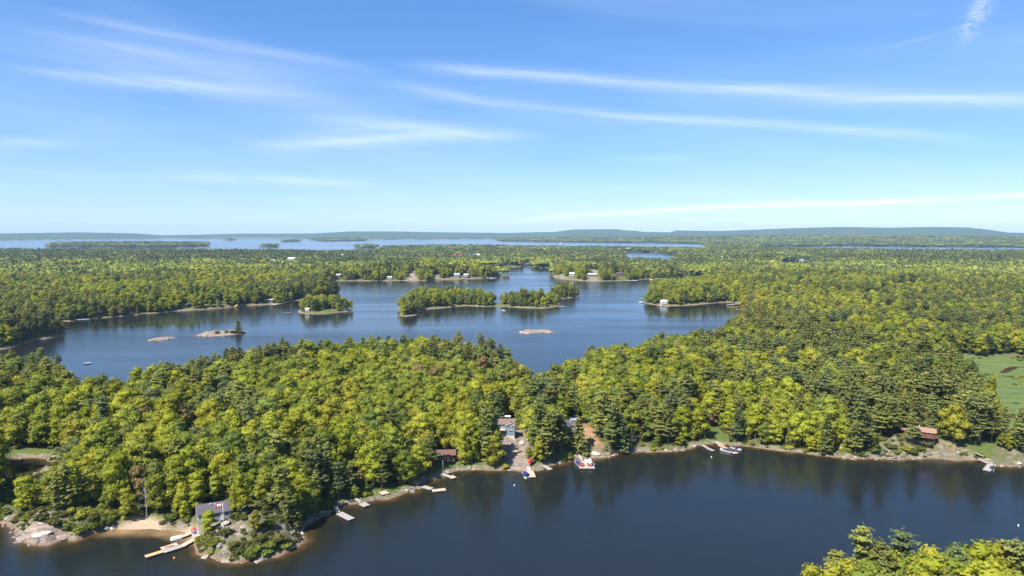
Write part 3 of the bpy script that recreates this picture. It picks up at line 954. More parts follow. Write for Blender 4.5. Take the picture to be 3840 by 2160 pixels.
def pine(seed, h=18.0, w=6.5, ragged=0.5, spire=False, leaf=0.45, base=0.28):
    """Conifer with whorls of level boughs; ragged leaves gaps between the plates of needles."""
    rng = np.random.default_rng(seed)
    cards = []
    tk = MB()
    lx, ly = rng.normal(0, 0.015, 2)
    ax = lambda z: np.array([lx * z * z / h, ly * z * z / h, z])
    tk.tube([ax(z * h) - np.array([0, 0, 0.6 if z == 0 else 0]) for z in (0, 0.25, 0.5, 0.75, 0.97)], [0.017 * h, 0.014 * h, 0.010 * h, 0.006 * h, 0.0015 * h], 6)
    nw = int(h * (0.95 if not spire else 1.3))
    for i in range(nw):
        q = (i + rng.uniform(-0.3, 0.3)) / nw
        z = base + (0.985 - base) * q
        if spire:
            R = w * 0.5 * (1.02 - q) ** 0.8
        else:
            R = w * 0.5 * min(1.0, (1.10 - q) ** 0.48) * rng.uniform(0.62, 1.12) * (0.75 + 0.25 * math.sin(q * 9 + seed))
            if rng.uniform() < 0.22 * ragged:
                R *= 0.45
        nb = int(rng.integers(4, 7))
        off = rng.uniform(0, 6.28)
        for k in range(nb):
            a = off + k * 6.283 / nb + rng.normal(0, 0.22)
            L = R * rng.uniform(0.65, 1.15)
            if L < 0.25:
                L = 0.25
            dirv = np.array([math.cos(a), math.sin(a), 0])
            rise = (0.10 + 0.30 * q) if not spire else (-0.22 + 0.3 * q)
            o = ax(z * h)
            tip = o + dirv * L + np.array([0, 0, rise * L])
            if L > 1.2:
                tk.tube([o, tip - dirv * L * 0.15], [0.05, 0.02], 3, cap=False)
            nt = max(2, int(L * 2.6))
            for j in range(nt):
                u = 0.30 + 0.72 * (j + rng.uniform(0, 0.8)) / nt
                side = np.array([-dirv[1], dirv[0], 0]) * rng.normal(0, 0.20) * L * (0.4 + u * 0.6)
                c = o + dirv * L * u + side + np.array([0, 0, rise * L * u * u + rng.normal(0, 0.09)])
                m = 7
                sd_ = np.array([-dirv[1], dirv[0], 0])
                cc = c + dirv * rng.normal(0, .42, (m, 1)) + sd_ * rng.normal(0, .30, (m, 1)) + np.array([0, 0, 1.0]) * rng.normal(0, .07, (m, 1))
                nrm = np.tile(np.array([0.15 * dirv[0], 0.15 * dirv[1], 1.0]), (m, 1))
                cards.append(leaf_cards(cc, nrm, rng.uniform(leaf * 0.6, leaf * 1.2, m), rng, 0.32, 1.3))
    # leader
    top = ax(h * 0.97)
    cc = top + rng.normal(0, 1, (10, 3)) * np.array([0.22, 0.22, 0.5])
    cards.append(leaf_cards(cc, np.tile(np.array([0.0, 0, 1.0]), (10, 1)), rng.uniform(0.35, 0.6, 10), rng, 0.7))
    # dead stubs below the crown
    for k in range(6):
        z = h * rng.uniform(0.12, base + 0.05); a = rng.uniform(0, 6.28); L = rng.uniform(0.6, 1.8)
        o = ax(z)
        tk.tube([o, o + np.array([math.cos(a) * L, math.sin(a) * L, rng.uniform(-0.2, 0.3)])], [0.04, 0.012], 3, cap=False)
    return None, merge(cards), mb_np(tk)


def bare(seed, h=11.0):
    rng = np.random.default_rng(seed)
    tk = MB()
    tk.tube([(0, 0, -0.5), (0.1, 0, h * 0.4), (-0.1, 0.15, h * 0.75), (0.05, 0, h)], [0.16, 0.12, 0.08, 0.02], 5)
    for k in range(26):
        z = h * rng.uniform(0.3, 0.95); a = rng.uniform(0, 6.28); L = (1.1 - z / h) * h * rng.uniform(0.18, 0.42)
        e = (math.cos(a) * L, math.sin(a) * L, z + L * rng.uniform(0.15, 0.8))
        tk.tube([(0, 0, z), (e[0] * 0.5, e[1] * 0.5, z + (e[2] - z) * 0.35), e], [0.05, 0.03, 0.01], 3, cap=False)
        for j in range(3):
            u = rng.uniform(0.4, 0.95)
            p = (e[0] * u, e[1] * u, z + (e[2] - z) * u)
            tk.tube([p, (p[0] + rng.normal(0, 0.4), p[1] + rng.normal(0, 0.4), p[2] + rng.uniform(0.1, 0.7))], [0.02, 0.008], 3, cap=False)
    return mb_np(tk)


PROTO = bpy.data.collections.new('tree_kinds')


def tri_count(x):
    return 0 if x is None else len(x[1])


KINDS = []          # (kind, colour, crown mesh, trunk mesh, whole mesh object name, height)


def make_kind(order, kind, colour, parts, leafmat, bark, height):
    core, cards, tk = parts
    tp = [tk] + ([core] if core is not None else [])
    whole = mesh_mixed('%s_whole' % kind, tp, [cards] if cards is not None else [], [bark, leafmat], [0] + ([1] if core is not None else []) + ([1] if cards is not None else []))
    ob = bpy.data.objects.new('kind_%03d_%s' % (order, kind), whole)
    PROTO.objects.link(ob)
    crown = mesh_mixed('crown', [core] if core is not None else [], [cards], [leafmat], [0] * ((core is not None) + 1)) if cards is not None else None
    trunk = mesh_mixed('trunk', [tk], [], [bark], [0])
    KINDS.append(dict(kind=kind, colour=colour, crown=crown, trunk=trunk, h=height, i=order))


BL_SHAPES = [broadleaf(101, 14, 8.4, 1.1, 0), broadleaf(102, 15, 9.4, 1.2, 0), broadleaf(103, 12.5, 7.2, 1.0, 0), broadleaf(104, 15.5, 7.0, 1.0, 2), broadleaf(105, 11, 6.2, 1.0, 0, 0.42)]
BL_H = [14, 15, 12.5, 15.5, 11]
PN_SHAPES = [pine(201, 18, 8.2, 0.8), pine(202, 16, 7.4, 0.6), pine(203, 19, 8.6, 1.0, base=0.35), pine(204, 13.5, 6.4, 0.5, base=0.15), pine(205, 15, 4.6, 0.2, True, 0.45, 0.08)]
PN_H = [18, 16, 19, 13.5, 15]
o_ = 0
BL_IDX = {}; PN_IDX = {}
for col in ('lime', 'yellow', 'green', 'dark', 'bronze', 'pale'):
    for i, sh in enumerate(BL_SHAPES):
        if col in ('bronze', 'pale', 'yellow') and i in (1, 3) and col != 'yellow':
            continue
        make_kind(o_, 'broadleaf_tree', col, sh, LEAF[col], BARK, BL_H[i])
        BL_IDX.setdefault(col, []).append(o_); o_ += 1
for col in ('olive', 'blue', 'gold'):
    for i, sh in enumerate(PN_SHAPES):
        make_kind(o_, 'pine_tree', col, sh, NEEDLE[col], BARK, PN_H[i])
        PN_IDX.setdefault(col, []).append(o_); o_ += 1
bt = bare(301)
make_kind(o_, 'bare_tree', 'bare', (None, None, bt), LEAF['dark'], PALEBARK, 11); BARE_IDX = o_; o_ += 1


# far clumps of woodland: a dozen crowns each, cheap
def clump(seed, pines, span=26.0):
    rng = np.random.default_rng(seed)
    core = []; cards = []; pc = []
    n = 12
    for i in range(n):
        x, y = (rng.uniform(-0.5, 0.5, 2)) * span
        if rng.uniform() < pines:
            h = rng.uniform(12, 18); w = rng.uniform(2.2, 3.2)
            nn = 26
            zz = rng.uniform(0.12, 1.0, nn)
            a = rng.uniform(0, 6.28, nn)
            rr = w * (1.05 - zz) ** 0.7
            p = np.stack([x + rr * np.cos(a) * 0.7, y + rr * np.sin(a) * 0.7, h * zz], 1)
            d = np.stack([np.cos(a) * 0.5, np.sin(a) * 0.5, np.full(nn, 0.8)], 1)
            pc.append(leaf_cards(p, d, rng.uniform(1.3, 2.3, nn), rng, 0.35))
        else:
            h = rng.uniform(9, 14); s = rng.uniform(3.0, 4.8)
            v = ICO_V * np.array([s, s, s * 0.72]); v = v * (1 + rng.normal(0, 0.13, (len(v), 1))) + np.array([x, y, h - s * 0.7])
            core.append((v, ICO_F))
            nn = 22
            d = rng.normal(0, 1, (nn, 3)); d[:, 2] = np.abs(d[:, 2]) * 0.9; d /= np.linalg.norm(d, axis=1)[:, None]
            p = np.array([x, y, h - s * 0.7]) + d * np.array([s, s, s * 0.75]) * rng.uniform(0.9, 1.12, (nn, 1))
            cards.append(leaf_cards(p, d, rng.uniform(1.2, 2.2, nn), rng, 0.4))
    return core, cards, pc


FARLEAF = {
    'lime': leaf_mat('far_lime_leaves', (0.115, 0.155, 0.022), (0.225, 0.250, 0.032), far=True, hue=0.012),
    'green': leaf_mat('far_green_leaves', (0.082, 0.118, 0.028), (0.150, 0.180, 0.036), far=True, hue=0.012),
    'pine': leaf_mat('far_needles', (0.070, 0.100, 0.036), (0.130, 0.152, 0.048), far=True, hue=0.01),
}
FARC = bpy.data.collections.new('woodland_kinds')
FAR_N = []
for i, (pz, lm) in enumerate(((0.10, 'lime'), (0.2, 'lime'), (0.35, 'green'), (0.45, 'green'), (0.8, 'green'), (1.0, 'green'))):
    for j in range(2):
        core, cards, pc = clump(500 + i * 7 + j, pz)
        tp = [merge(core)] if core else []
        qp = ([merge(cards)] if cards else []) + ([merge(pc)] if pc else [])
        sl = ([0] if core else []) + ([0] if cards else []) + ([1] if pc else [])
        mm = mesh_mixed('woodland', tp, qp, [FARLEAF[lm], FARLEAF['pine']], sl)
        ob = bpy.data.objects.new('wood_%02d' % (i * 2 + j), mm)
        FARC.objects.link(ob)


def instancer(name, pts, rots, scales, ids, coll, kind='stuff'):
    """One object that stands a copy of a chosen plant on every point."""
    me = bpy.data.meshes.new(name)
    me.vertices.add(len(pts)); me.vertices.foreach_set('co', np.asarray(pts, np.float32).ravel())
    a = me.attributes.new('turn', 'FLOAT', 'POINT'); a.data.foreach_set('value', np.asarray(rots, np.float32))
    a = me.attributes.new('size', 'FLOAT_VECTOR', 'POINT'); a.data.foreach_set('vector', np.asarray(scales, np.float32).ravel())
    a = me.attributes.new('which', 'INT', 'POINT'); a.data.foreach_set('value', np.asarray(ids, np.int32))
    ob = link(bpy.data.objects.new(name, me))
    ng = bpy.data.node_groups.new(name, 'GeometryNodeTree')
    ng.interface.new_socket('Geometry', in_out='INPUT', socket_type='NodeSocketGeometry')
    ng.interface.new_socket('Geometry', in_out='OUTPUT', socket_type='NodeSocketGeometry')
    gi = ng.nodes.new('NodeGroupInput'); go = ng.nodes.new('NodeGroupOutput')
    ci = ng.nodes.new('GeometryNodeCollectionInfo'); ci.inputs['Collection'].default_value = coll
    ci.inputs['Separate Children'].default_value = True; ci.inputs['Reset Children'].default_value = True
    iop = ng.nodes.new('GeometryNodeInstanceOnPoints'); iop.inputs['Pick Instance'].default_value = True

    def na_(nm, ty):
        n = ng.nodes.new('GeometryNodeInputNamedAttribute'); n.data_type = ty; n.inputs['Name'].default_value = nm
        return n.outputs['Attribute']
    cx = ng.nodes.new('ShaderNodeCombineXYZ')
    ng.links.new(na_('turn', 'FLOAT'), cx.inputs[2])
    L = ng.links.new
    L(gi.outputs[0], iop.inputs['Points']); L(ci.outputs[0], iop.inputs['Instance'])
    L(na_('which', 'INT'), iop.inputs['Instance Index']); L(cx.outputs[0], iop.inputs['Rotation'])
    L(na_('size', 'FLOAT_VECTOR'), iop.inputs['Scale'])
    L(iop.outputs[0], go.inputs[0])
    md = ob.modifiers.new('plants', 'NODES'); md.node_group = ng
    tag(ob, kind=kind)
    return ob

# ------------------------------------------------------------------ where buildings and open ground are
SITES = {
    # name: (px, py of its base centre, clear radius, length of open view towards the lake, half width of that view)
    'cottage': (805, 1948, 7.5, 26, 5.5), 'shed_brown': (1672, 1728, 6.5, 14, 3.4), 'blue': (1905, 1636, 8.0, 30, 4.2), 'blue_wing': (1855, 1610, 6.0, 10, 3),
    'grey': (2142, 1622, 7.0, 22, 4.4), 'cabin': (3465, 1650, 5.5, 16, 4.5), 'cabin_shed': (3390, 1632, 3.5, 12, 2.6),
    'far1': (547, 1134, 9, 26, 6), 'far2': (236, 1158, 9, 24, 7), 'far3': (1010, 1133, 7, 22, 5), 'far4': (692, 1152, 5, 14, 4),
    'far5': (1460, 1046, 10, 40, 10), 'far6': (1270, 1043, 8, 40, 8), 'far7': (1713, 1036, 10, 30, 10), 'far8': (1748, 1037, 8, 30, 8),
    'far9': (1868, 1030, 7, 20, 7), 'far10': (2144, 1036, 9, 60, 9), 'far11': (2220, 1036, 12, 60, 13), 'far12': (2322, 1034, 11, 40, 11),
    'far13': (2489, 1139, 7, 20, 7), 'far14': (2468, 1124, 6, 22, 5), 'shelter': (1904, 1580, 4, 10, 2.5),
    'far15': (1153, 1167, 4, 12, 4), 'pond_view': (130, 1730, 7, 58, 10),
}
SITE = {k: on_ground(v[0], v[1]) for k, v in SITES.items()}


def open_view(P, x, y, rad, ln, hw):
    d = np.hypot(P[:, 0] - x, P[:, 1] - y)
    L = math.hypot(x, y); ux, uy = -x / L, -y / L
    a = (P[:, 0] - x) * ux + (P[:, 1] - y) * uy
    bq = np.abs(-(P[:, 0] - x) * uy + (P[:, 1] - y) * ux)
    return (d < rad) | ((a > 0) & (a < ln) & (bq < hw))


# sparse or treeless ground (photograph bearings, at about 3 m)
BARE = [GA(p, 3.0) for p in (
    [(690, 1985), (720, 1915), (800, 1900), (900, 1890), (985, 1880), (1060, 1960), (1165, 2000), (1165, 2040), (1100, 2080), (870, 2120), (735, 2090), (700, 2000)],
    [(405, 2000), (440, 1940), (690, 1915), (745, 2010)],
    [(-80, 1990), (20, 1925), (230, 1905), (430, 1915), (440, 1990), (150, 2070)],
    [(1875, 1640), (1960, 1625), (2005, 1690), (2010, 1775), (1890, 1775), (1850, 1700)],
    [(1560, 1815), (1590, 1775), (1650, 1735), (1790, 1728), (1790, 1775), (1650, 1800)],
    [(2105, 1630), (2170, 1570), (2200, 1570), (2235, 1630), (2300, 1690), (2300, 1722), (2170, 1725), (2130, 1680)],
    [(2630, 1678), (2620, 1650), (2668, 1590), (2688, 1590), (2720, 1635), (2810, 1672), (2740, 1680)],
    [(3290, 1735), (3300, 1672), (3430, 1650), (3560, 1655), (3700, 1675), (3870, 1690), (3870, 1770), (3700, 1745)],
    [(-80, 1715), (-80, 1665), (225, 1665), (250, 1715)],
    [(2545, 1044), (2655, 1044), (2655, 1034), (2560, 1034)], [(2715, 1142), (2770, 1142), (2775, 1125), (2725, 1125)],
    [(1185, 1175), (1190, 1161), (1250, 1158), (1255, 1175)], [(3300, 1106), (3310, 1066), (3440, 1066), (3440, 1106)],
    [(2040, 1158), (2110, 1158), (2110, 1138), (2050, 1138)], [(1850, 1152), (1880, 1152), (1885, 1130), (1850, 1128)],
    [(1500, 1190), (1492, 1180), (1525, 1180), (1530, 1190)], [(1873, 1040), (1873, 1024), (1925, 1024), (1925, 1040)],
    [(860, 1008), (860, 1002), (1340, 1002), (1340, 1012)],
)] + FARROCK

# where conifers prevail, where broadleaf does: centre, radii in photograph pixels on the ground, conifer share, weight
MIXZ = [
    (60, 1300, 190, 60, 0.92), (70, 1470, 230, 60, 0.80), (1150, 1420, 240, 50, 0.72), (1880, 1410, 200, 60, 0.92), (1500, 1380, 200, 40, 0.70),
    (700, 1470, 160, 40, 0.6), (2950, 1590, 700, 140, 0.86), (2560, 1640, 330, 60, 0.9), (250, 1890, 220, 55, 0.6), (1150, 1880, 180, 50, 0.7), (800, 1850, 400, 45, 0.35), (1000, 1480, 330, 50, 0.5), (2000, 1560, 220, 60, 0.7), (2000, 1600, 240, 90, 0.80), (1240, 1850, 200, 50, 0.40),
    (560, 1620, 460, 110, 0.03), (1500, 1600, 360, 110, 0.08), (300, 1750, 350, 80, 0.08), (900, 1560, 400, 90, 0.06), (2350, 1500, 260, 60, 0.15), (2350, 1440, 250, 60, 0.25), (3750, 1300, 280, 40, 0.35),
    (600, 1060, 800, 60, 0.06), (500, 1120, 400, 30, 0.12), (500, 1010, 900, 22, 0.6), (400, 970, 900, 16, 0.85), (3300, 1035, 600, 40, 0.12), (3400, 995, 700, 16, 0.85),
    (2500, 1010, 500, 20, 0.55), (3100, 1150, 500, 70, 0.42), (3500, 1230, 400, 50, 0.55), (1150, 1105, 110, 25, 0.9), (3100, 1310, 420, 40, 0.35),
    (2620, 1120, 160, 22, 0.55), (3600, 1450, 180, 60, 0.6), (1500, 1035, 500, 20, 0.45), (2300, 1030, 300, 22, 0.5), (3300, 2400, 500, 200, 0.35), (3100, 2330, 120, 60, 0.8),
    (1980, 1145, 120, 14, 0.55), (2120, 1110, 60, 10, 0.75), (1700, 1145, 200, 16, 0.3),
]


def pine_share(P):
    px, py = ground_px(P)
    num = 0.22 * 0.35 * np.ones(len(P)); den = 0.35 * np.ones(len(P))
    for cx, cy, rx, ry, v in MIXZ:
        w = np.exp(-((px - cx) / rx) ** 2 - ((py - cy) / ry) ** 2) * 2.2
        num += w * v; den += w
    sh = num / den
    sh = sh + (fbm(P[:, 0] / 50.0, P[:, 1] / 50.0, 61, 3) - 0.5) * 1.9 + (fbm(P[:, 0] / 260.0, P[:, 1] / 260.0, 66, 3) - 0.5) * 0.8
    return np.clip(sh, 0.02, 0.98)


# broadleaf colour zones: lime, yellow, green, dark, bronze, pale
COLS = ['lime', 'yellow', 'green', 'dark', 'bronze', 'pale']
COLZ = [
    (600, 1060, 800, 60, (4.5, 2.2, 2.2, 0.4, .2, .2)), (3350, 1040, 600, 40, (6, 1.6, 2, .3, .1, .1)), (2950, 1240, 200, 60, (3, 4, 1.5, .3, .6, .2)),
    (300, 1620, 500, 150, (3.5, 1.6, 3.5, .9, .5, .5)), (1500, 1600, 300, 100, (3, 2.5, 2.8, .8, .8, .5)), (1700, 1140, 260, 30, (2, .3, 5, 1.5, .1, .3)),
    (3700, 1330, 300, 30, (3, .6, 4, 1.2, .1, .1)), (3400, 2400, 500, 200, (4, 2.6, 3, .5, .9, 1.0)),
]


def colour_of(P, rng):
    px, py = ground_px(P)
    w = np.tile(np.array([2.8, 1.1, 3.6, 1.5, 0.16, 0.5]), (len(P), 1))
    for cx, cy, rx, ry, v in COLZ:
        g = np.exp(-((px - cx) / rx) ** 2 - ((py - cy) / ry) ** 2) * 2.0
        w += g[:, None] * np.array(v)
    for i in range(6):
        w[:, i] *= np.exp((fbm(P[:, 0] / 40.0, P[:, 1] / 40.0, 70 + 9 * i, 2) - 0.5) * 7.0)
    w = w.cumsum(1); w /= w[:, -1:]
    return (rng.random((len(P), 1)) > w).sum(1).clip(0, 5)


def scatter_near():
    sp = 5.0
    n = int(1300 / sp)
    gx, gy = np.meshgrid(np.arange(-n, n + 1) * sp, np.arange(12, n + 1) * sp)
    P = np.stack([gx.ravel(), gy.ravel()], 1) + RNG.uniform(-0.46, 0.46, (gx.size, 2)) * sp
    r = np.hypot(P[:, 0], P[:, 1]); a = np.abs(np.arctan2(P[:, 0], P[:, 1]))
    P = P[(r > 80) & (r < 1250) & (a < np.radians(41.5))]
    s = shore(P)
    k = s > 1.8
    P = P[k]; s = s[k]
    h, rock, frock, sand, mead = heights(P, s, full=True)
    bare_ = soft(P, BARE, 0.8)
    nn = RNG.random(len(P))
    keep = (mead < 0.35) & (sand < 0.3) & (bare_ < 0.5)
    r = np.hypot(P[:, 0], P[:, 1])
    for kk in 'defgjkl':
        q = ISLES[kk]
        bb0 = q.min(0) - 6; bb1 = q.max(0) + 6
        keep &= ~((P[:, 0] > bb0[0]) & (P[:, 0] < bb1[0]) & (P[:, 1] > bb0[1]) & (P[:, 1] < bb1[1]))
    for nm, v in SITES.items():
        x, y, z = SITE[nm]
        keep &= ~open_view(P, x, y, v[2], v[3], v[4])
    gaps = fbm(P[:, 0] / 16.0, P[:, 1] / 16.0, 91, 2)
    keep &= nn < np.where(gaps < 0.30, 0.5, 0.97)
    return P[keep], h[keep], s[keep]


TPN, TH, TS = scatter_near()
ex = np.stack([RNG.uniform(38, 130, 260), RNG.uniform(98, 146, 260)], 1)      # the dense near right shore
es = shore(ex)
ok_ = (es > 1.5) & (RNG.random(len(ex)) < 0.5)
ex = ex[ok_]; es = es[ok_]
TPN = np.concatenate([TPN, ex]); TS = np.concatenate([TS, es]); TH = np.concatenate([TH, heights(ex, es)])
share = pine_share(TPN)
share = np.where(TS < 9, share * 0.85 + 0.08, share)
isp = RNG.random(len(TPN)) < share
colr = colour_of(TPN, RNG)
pick = np.zeros(len(TPN), int)
kh = np.zeros(len(TPN))
u = RNG.random(len(TPN))
for i in range(len(TPN)):
    if isp[i]:
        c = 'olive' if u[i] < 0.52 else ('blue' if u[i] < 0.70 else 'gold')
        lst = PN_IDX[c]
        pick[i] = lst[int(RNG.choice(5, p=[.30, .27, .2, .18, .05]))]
    elif u[i] < 0.012:
        pick[i] = BARE_IDX
    else:
        lst = BL_IDX[COLS[colr[i]]]
        pick[i] = lst[int(RNG.choice(5, p=[.32, .30, .20, .05, .13]))] if len(lst) == 5 else lst[int(RNG.choice(3, p=[.45, .35, .20]))]
    kh[i] = KINDS[pick[i]]['h']
scl = RNG.normal(1.0, 0.13, len(TPN)).clip(0.68, 1.3) * np.where(TS < 7, 0.80, 1.0) * np.where(isp, 0.90, 0.92)
young = RNG.random(len(TPN)) < 0.12
scl = np.where(young, scl * 0.68, scl)
# saplings along the wood edge, so that crowns come down to the ground
sx_ = np.stack([RNG.uniform(-210, 300, 16000), RNG.uniform(150, 400, 16000)], 1)
ss_ = shore(sx_)
kp = (ss_ > 2.0) & (ss_ < 90) & (soft(sx_, BARE, 0.8) < 0.5) & (soft(sx_, [MEADOW], 2.0) < 0.3)
for nm, v in SITES.items():
    if v[1] > 1400:
        kp &= ~open_view(sx_, SITE[nm][0], SITE[nm][1], v[2] * .8, v[3], v[4])
kp &= RNG.random(len(sx_)) < np.where(ss_ < 14, 0.36, 0.24)
sx_ = sx_[kp]; ss_ = ss_[kp]
NS = len(sx_)
scol = colour_of(sx_, RNG)
TPN = np.concatenate([TPN, sx_]); TS = np.concatenate([TS, ss_]); TH = np.concatenate([TH, heights(sx_, ss_)])
spine = RNG.random(NS) < 0.25
pick = np.concatenate([pick, [PN_IDX['olive'][3] if spine[i] else BL_IDX[COLS[scol[i]]][-1] for i in range(NS)]])
isp = np.concatenate([isp, spine]); kh = np.concatenate([kh, np.where(spine, 13.5, 11)])
scl = np.concatenate([scl, RNG.uniform(0.28, 0.55, NS)]); young = np.concatenate([young, np.ones(NS, bool)])
print('saplings', NS)
islt = np.zeros(len(TPN), bool)
for kk in 'abc':
    q = ISLES[kk]; bb0 = q.min(0) - 6; bb1 = q.max(0) + 6
    islt |= (TPN[:, 0] > bb0[0]) & (TPN[:, 0] < bb1[0]) & (TPN[:, 1] > bb0[1]) & (TPN[:, 1] < bb1[1])
scl = np.where(islt, scl * 0.86, scl)
turn = RNG.uniform(0, 6.283, len(TPN))
wid = RNG.uniform(0.92, 1.14, len(TPN)) * np.where(isp, 1.0, 1.14)

# the trees that show largest are things of their own
gpx, gpy = ground_px(TPN)
toppx, toppy = ground_px(TPN, TH.mean() + 10)
size_px = FPX * kh * scl / np.hypot(TPN[:, 0], TPN[:, 1])
inview = (gpx > -60) & (gpx < 3900) & (toppy < 2150) & (np.hypot(TPN[:, 0], TPN[:, 1]) > 100)
single = np.zeros(len(TPN), bool)
for flag in (True, False):
    m_ = inview & (isp == flag) & (pick != BARE_IDX)
    ids = np.where(m_)[0]
    ids = ids[np.argsort(-size_px[ids])][:296]
    single[ids] = True
single |= inview & (pick == BARE_IDX) & (size_px > 60)
HAND_TREES = []


def forest_mass():
    rest = ~single
    for nm, m_ in (('broadleaf_forest', rest & ~isp), ('pine_forest', rest & isp)):
        pts = np.column_stack([TPN[m_], TH[m_] - 0.15])
        sc_ = np.column_stack([scl[m_] * wid[m_], scl[m_] * wid[m_], scl[m_]])
        o = instancer(nm, pts, turn[m_], sc_, pick[m_], PROTO)
        tag(o, 'massed %s trees covering the land between and behind the lakes' % ('bright green broadleaf' if nm[0] == 'b' else 'dark green pine'), 'forest')


forest_mass()


def far_woods():
    pts = []; rad = 1225.0
    allP = []; allS = []
    while rad < 7600:
        cell = 17.0 * (rad / 1200.0) ** 0.75
        nxt = rad + cell
        arc = 2 * rad * math.radians(41)
        k = int(arc / cell)
        a = np.linspace(-math.radians(41), math.radians(41), k) + RNG.normal(0, 0.3 * cell / rad, k)
        rr = rad + RNG.uniform(-0.5, 0.5, k) * cell
        allP.append(np.stack([rr * np.sin(a), rr * np.cos(a)], 1)); allS.append(np.full(k, cell / 17.0))
        rad = nxt
    P = np.concatenate(allP); C = np.concatenate(allS)
    s = shore(P)
    k = s > 9.0 * C ** 0.8 * 0.8
    edge = (s > 3.5) & ~k
    k = k | edge
    C = np.where(edge, C * 0.5, C)
    bare_ = soft(P, BARE, 2.0)
    k &= bare_ < 0.5
    for nm, v in SITES.items():
        x, y, z = SITE[nm]
        if math.hypot(x, y) > 1000:
            k &= ~open_view(P, x, y, v[2] + 10, v[3], v[4] + 8)
    P = P[k]; C = C[k]
    h = heights(P)
    ps = pine_share(P)
    far_ = np.clip((P[:, 1] - 1450) / 500.0, 0, 1) * 1.7
    idx_ = np.clip((ps * 5.2 + far_ + RNG.normal(0, 0.5, len(P))), 0, 5).astype(int)
    idx_ = np.where(idx_ >= 4, idx_, np.where(RNG.random(len(P)) < 0.25, idx_ + 1, idx_))
    which = idx_ * 2 + RNG.integers(0, 2, len(P))
    zs = RNG.uniform(0.85, 1.1, len(P))
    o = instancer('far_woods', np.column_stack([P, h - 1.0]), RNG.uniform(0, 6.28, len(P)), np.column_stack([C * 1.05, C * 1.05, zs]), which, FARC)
    tag(o, 'far woodland beyond the middle lake stretching to the bay', 'forest')
    print('far clumps', len(P))


far_woods()
print('near trees', len(TPN), 'single', single.sum())

# ------------------------------------------------------------------ haze
hz = MB().box((0, 6200, 98.5), (24500, 13700, 201.0))
m, t, out = shader('lake_haze')
pv = t.new('ShaderNodeVolumePrincipled')
pv.inputs['Color'].default_value = (0.48, 0.74, 1.0, 1)
pv.inputs['Density'].default_value = 0.000045
pv.inputs['Anisotropy'].default_value = 0.0
t.l.new(pv.outputs[0], out.inputs['Volume'])
haze = hz.build('haze', m)
tag(haze, kind='stuff')

# ------------------------------------------------------------------ single trees
LANDMARKS = [   # bearing on the ground, how it is called, reach in px
    (805, 1948, 'the grey roofed cottage', 130), (560, 1960, 'the sandy beach', 150), (150, 1970, 'the bare rock headland', 160), (330, 1960, 'the low shrubby bank', 120),
    (110, 1740, 'the small dark pond', 140), (1120, 1940, 'the flagpole hump', 110), (1290, 1890, 'the first grey floating dock', 80), (1370, 1860, 'the short ramped dock', 70),
    (1440, 1830, 'the pale deck on the rocks', 70), (1570, 1790, 'the pair of angled docks', 90), (1672, 1728, 'the brown cabin', 100), (1800, 1745, 'the pebbly shore', 70),
    (1905, 1640, 'the blue house', 100), (1930, 1720, 'the bare granite slope', 80), (2050, 1735, 'the red umbrella dock', 90), (2142, 1622, 'the dark grey house', 90),
    (2200, 1700, 'the wide dock with two boats', 80), (2290, 1690, 'the pale shore slab', 80), (2430, 1680, 'the shaded dark shoreline', 110), (2640, 1650, 'the grassy landing', 110),
    (2740, 1660, 'the orange planked dock', 90), (2920, 1680, 'the long stony shore', 140), (3180, 1690, 'the fallen pine', 120), (3465, 1650, 'the orange roofed cabin', 110),
    (3360, 1700, 'the rocky bluff', 90), (3600, 1690, 'the pale footpath', 110), (3720, 1700, 'the long grey ramp dock', 110), (3800, 1560, 'the green marsh meadow', 160),
    (3100, 2330, 'the near right point', 200), (3500, 2330, 'the near right shore', 260), (3850, 2400, 'the near right corner', 300),
]
_lm = np.array([(a, b, r) for a, b, c, r in LANDMARKS], float)
COLW = {'lime': 'lime green', 'yellow': 'yellow green', 'green': 'mid green', 'dark': 'dark green', 'bronze': 'bronze brown', 'pale': 'pale silvery green',
        'olive': 'olive', 'blue': 'dark bluish', 'gold': 'golden olive', 'bare': 'bare'}


def tree_label(kd, x, y, s, size_rank, shape_i, is_young):
    px, py = ground_px(np.array([[x, y]]))
    px, py = float(px[0]), float(py[0])
    d = np.hypot(px - _lm[:, 0], (py - _lm[:, 1]) * 1.6) / _lm[:, 2]
    i = int(d.argmin())
    dx = (px - _lm[i, 0]) / _lm[i, 2]; dy = (_lm[i, 1] - py) / _lm[i, 2] * 1.6
    if math.hypot(dx, dy) < 0.35:
        rel = 'close beside'
    elif abs(dx) > abs(dy):
        rel = ('just ' if abs(dx) < 1 else 'well ' if abs(dx) > 2.2 else '') + ('right of' if dx > 0 else 'left of')
    else:
        rel = ('close ' if abs(dy) < 0.8 else 'far ' if abs(dy) > 2 else '') + ('behind' if dy > 0 else 'in front of')
    sz = 'young' if is_young else ('tall' if size_rank > 1.07 else 'short' if size_rank < 0.88 else '')
    if kd['kind'] == 'pine_tree':
        form = ['broad ragged pine', 'layered pine', 'high crowned pine', 'bushy pine', 'narrow spired conifer'][shape_i]
    elif kd['kind'] == 'bare_tree':
        form = 'leafless tree'
    else:
        form = ['round crowned tree', 'wide spreading tree', 'compact broadleaf tree', 'slim upright tree', 'low bushy tree'][shape_i]
    edge = ' by the water' if s < 6 else ''
    return ('%s %s %s %s %s%s' % (sz, COLW[kd['colour']], form, rel, LANDMARKS[i][2], edge)).strip()


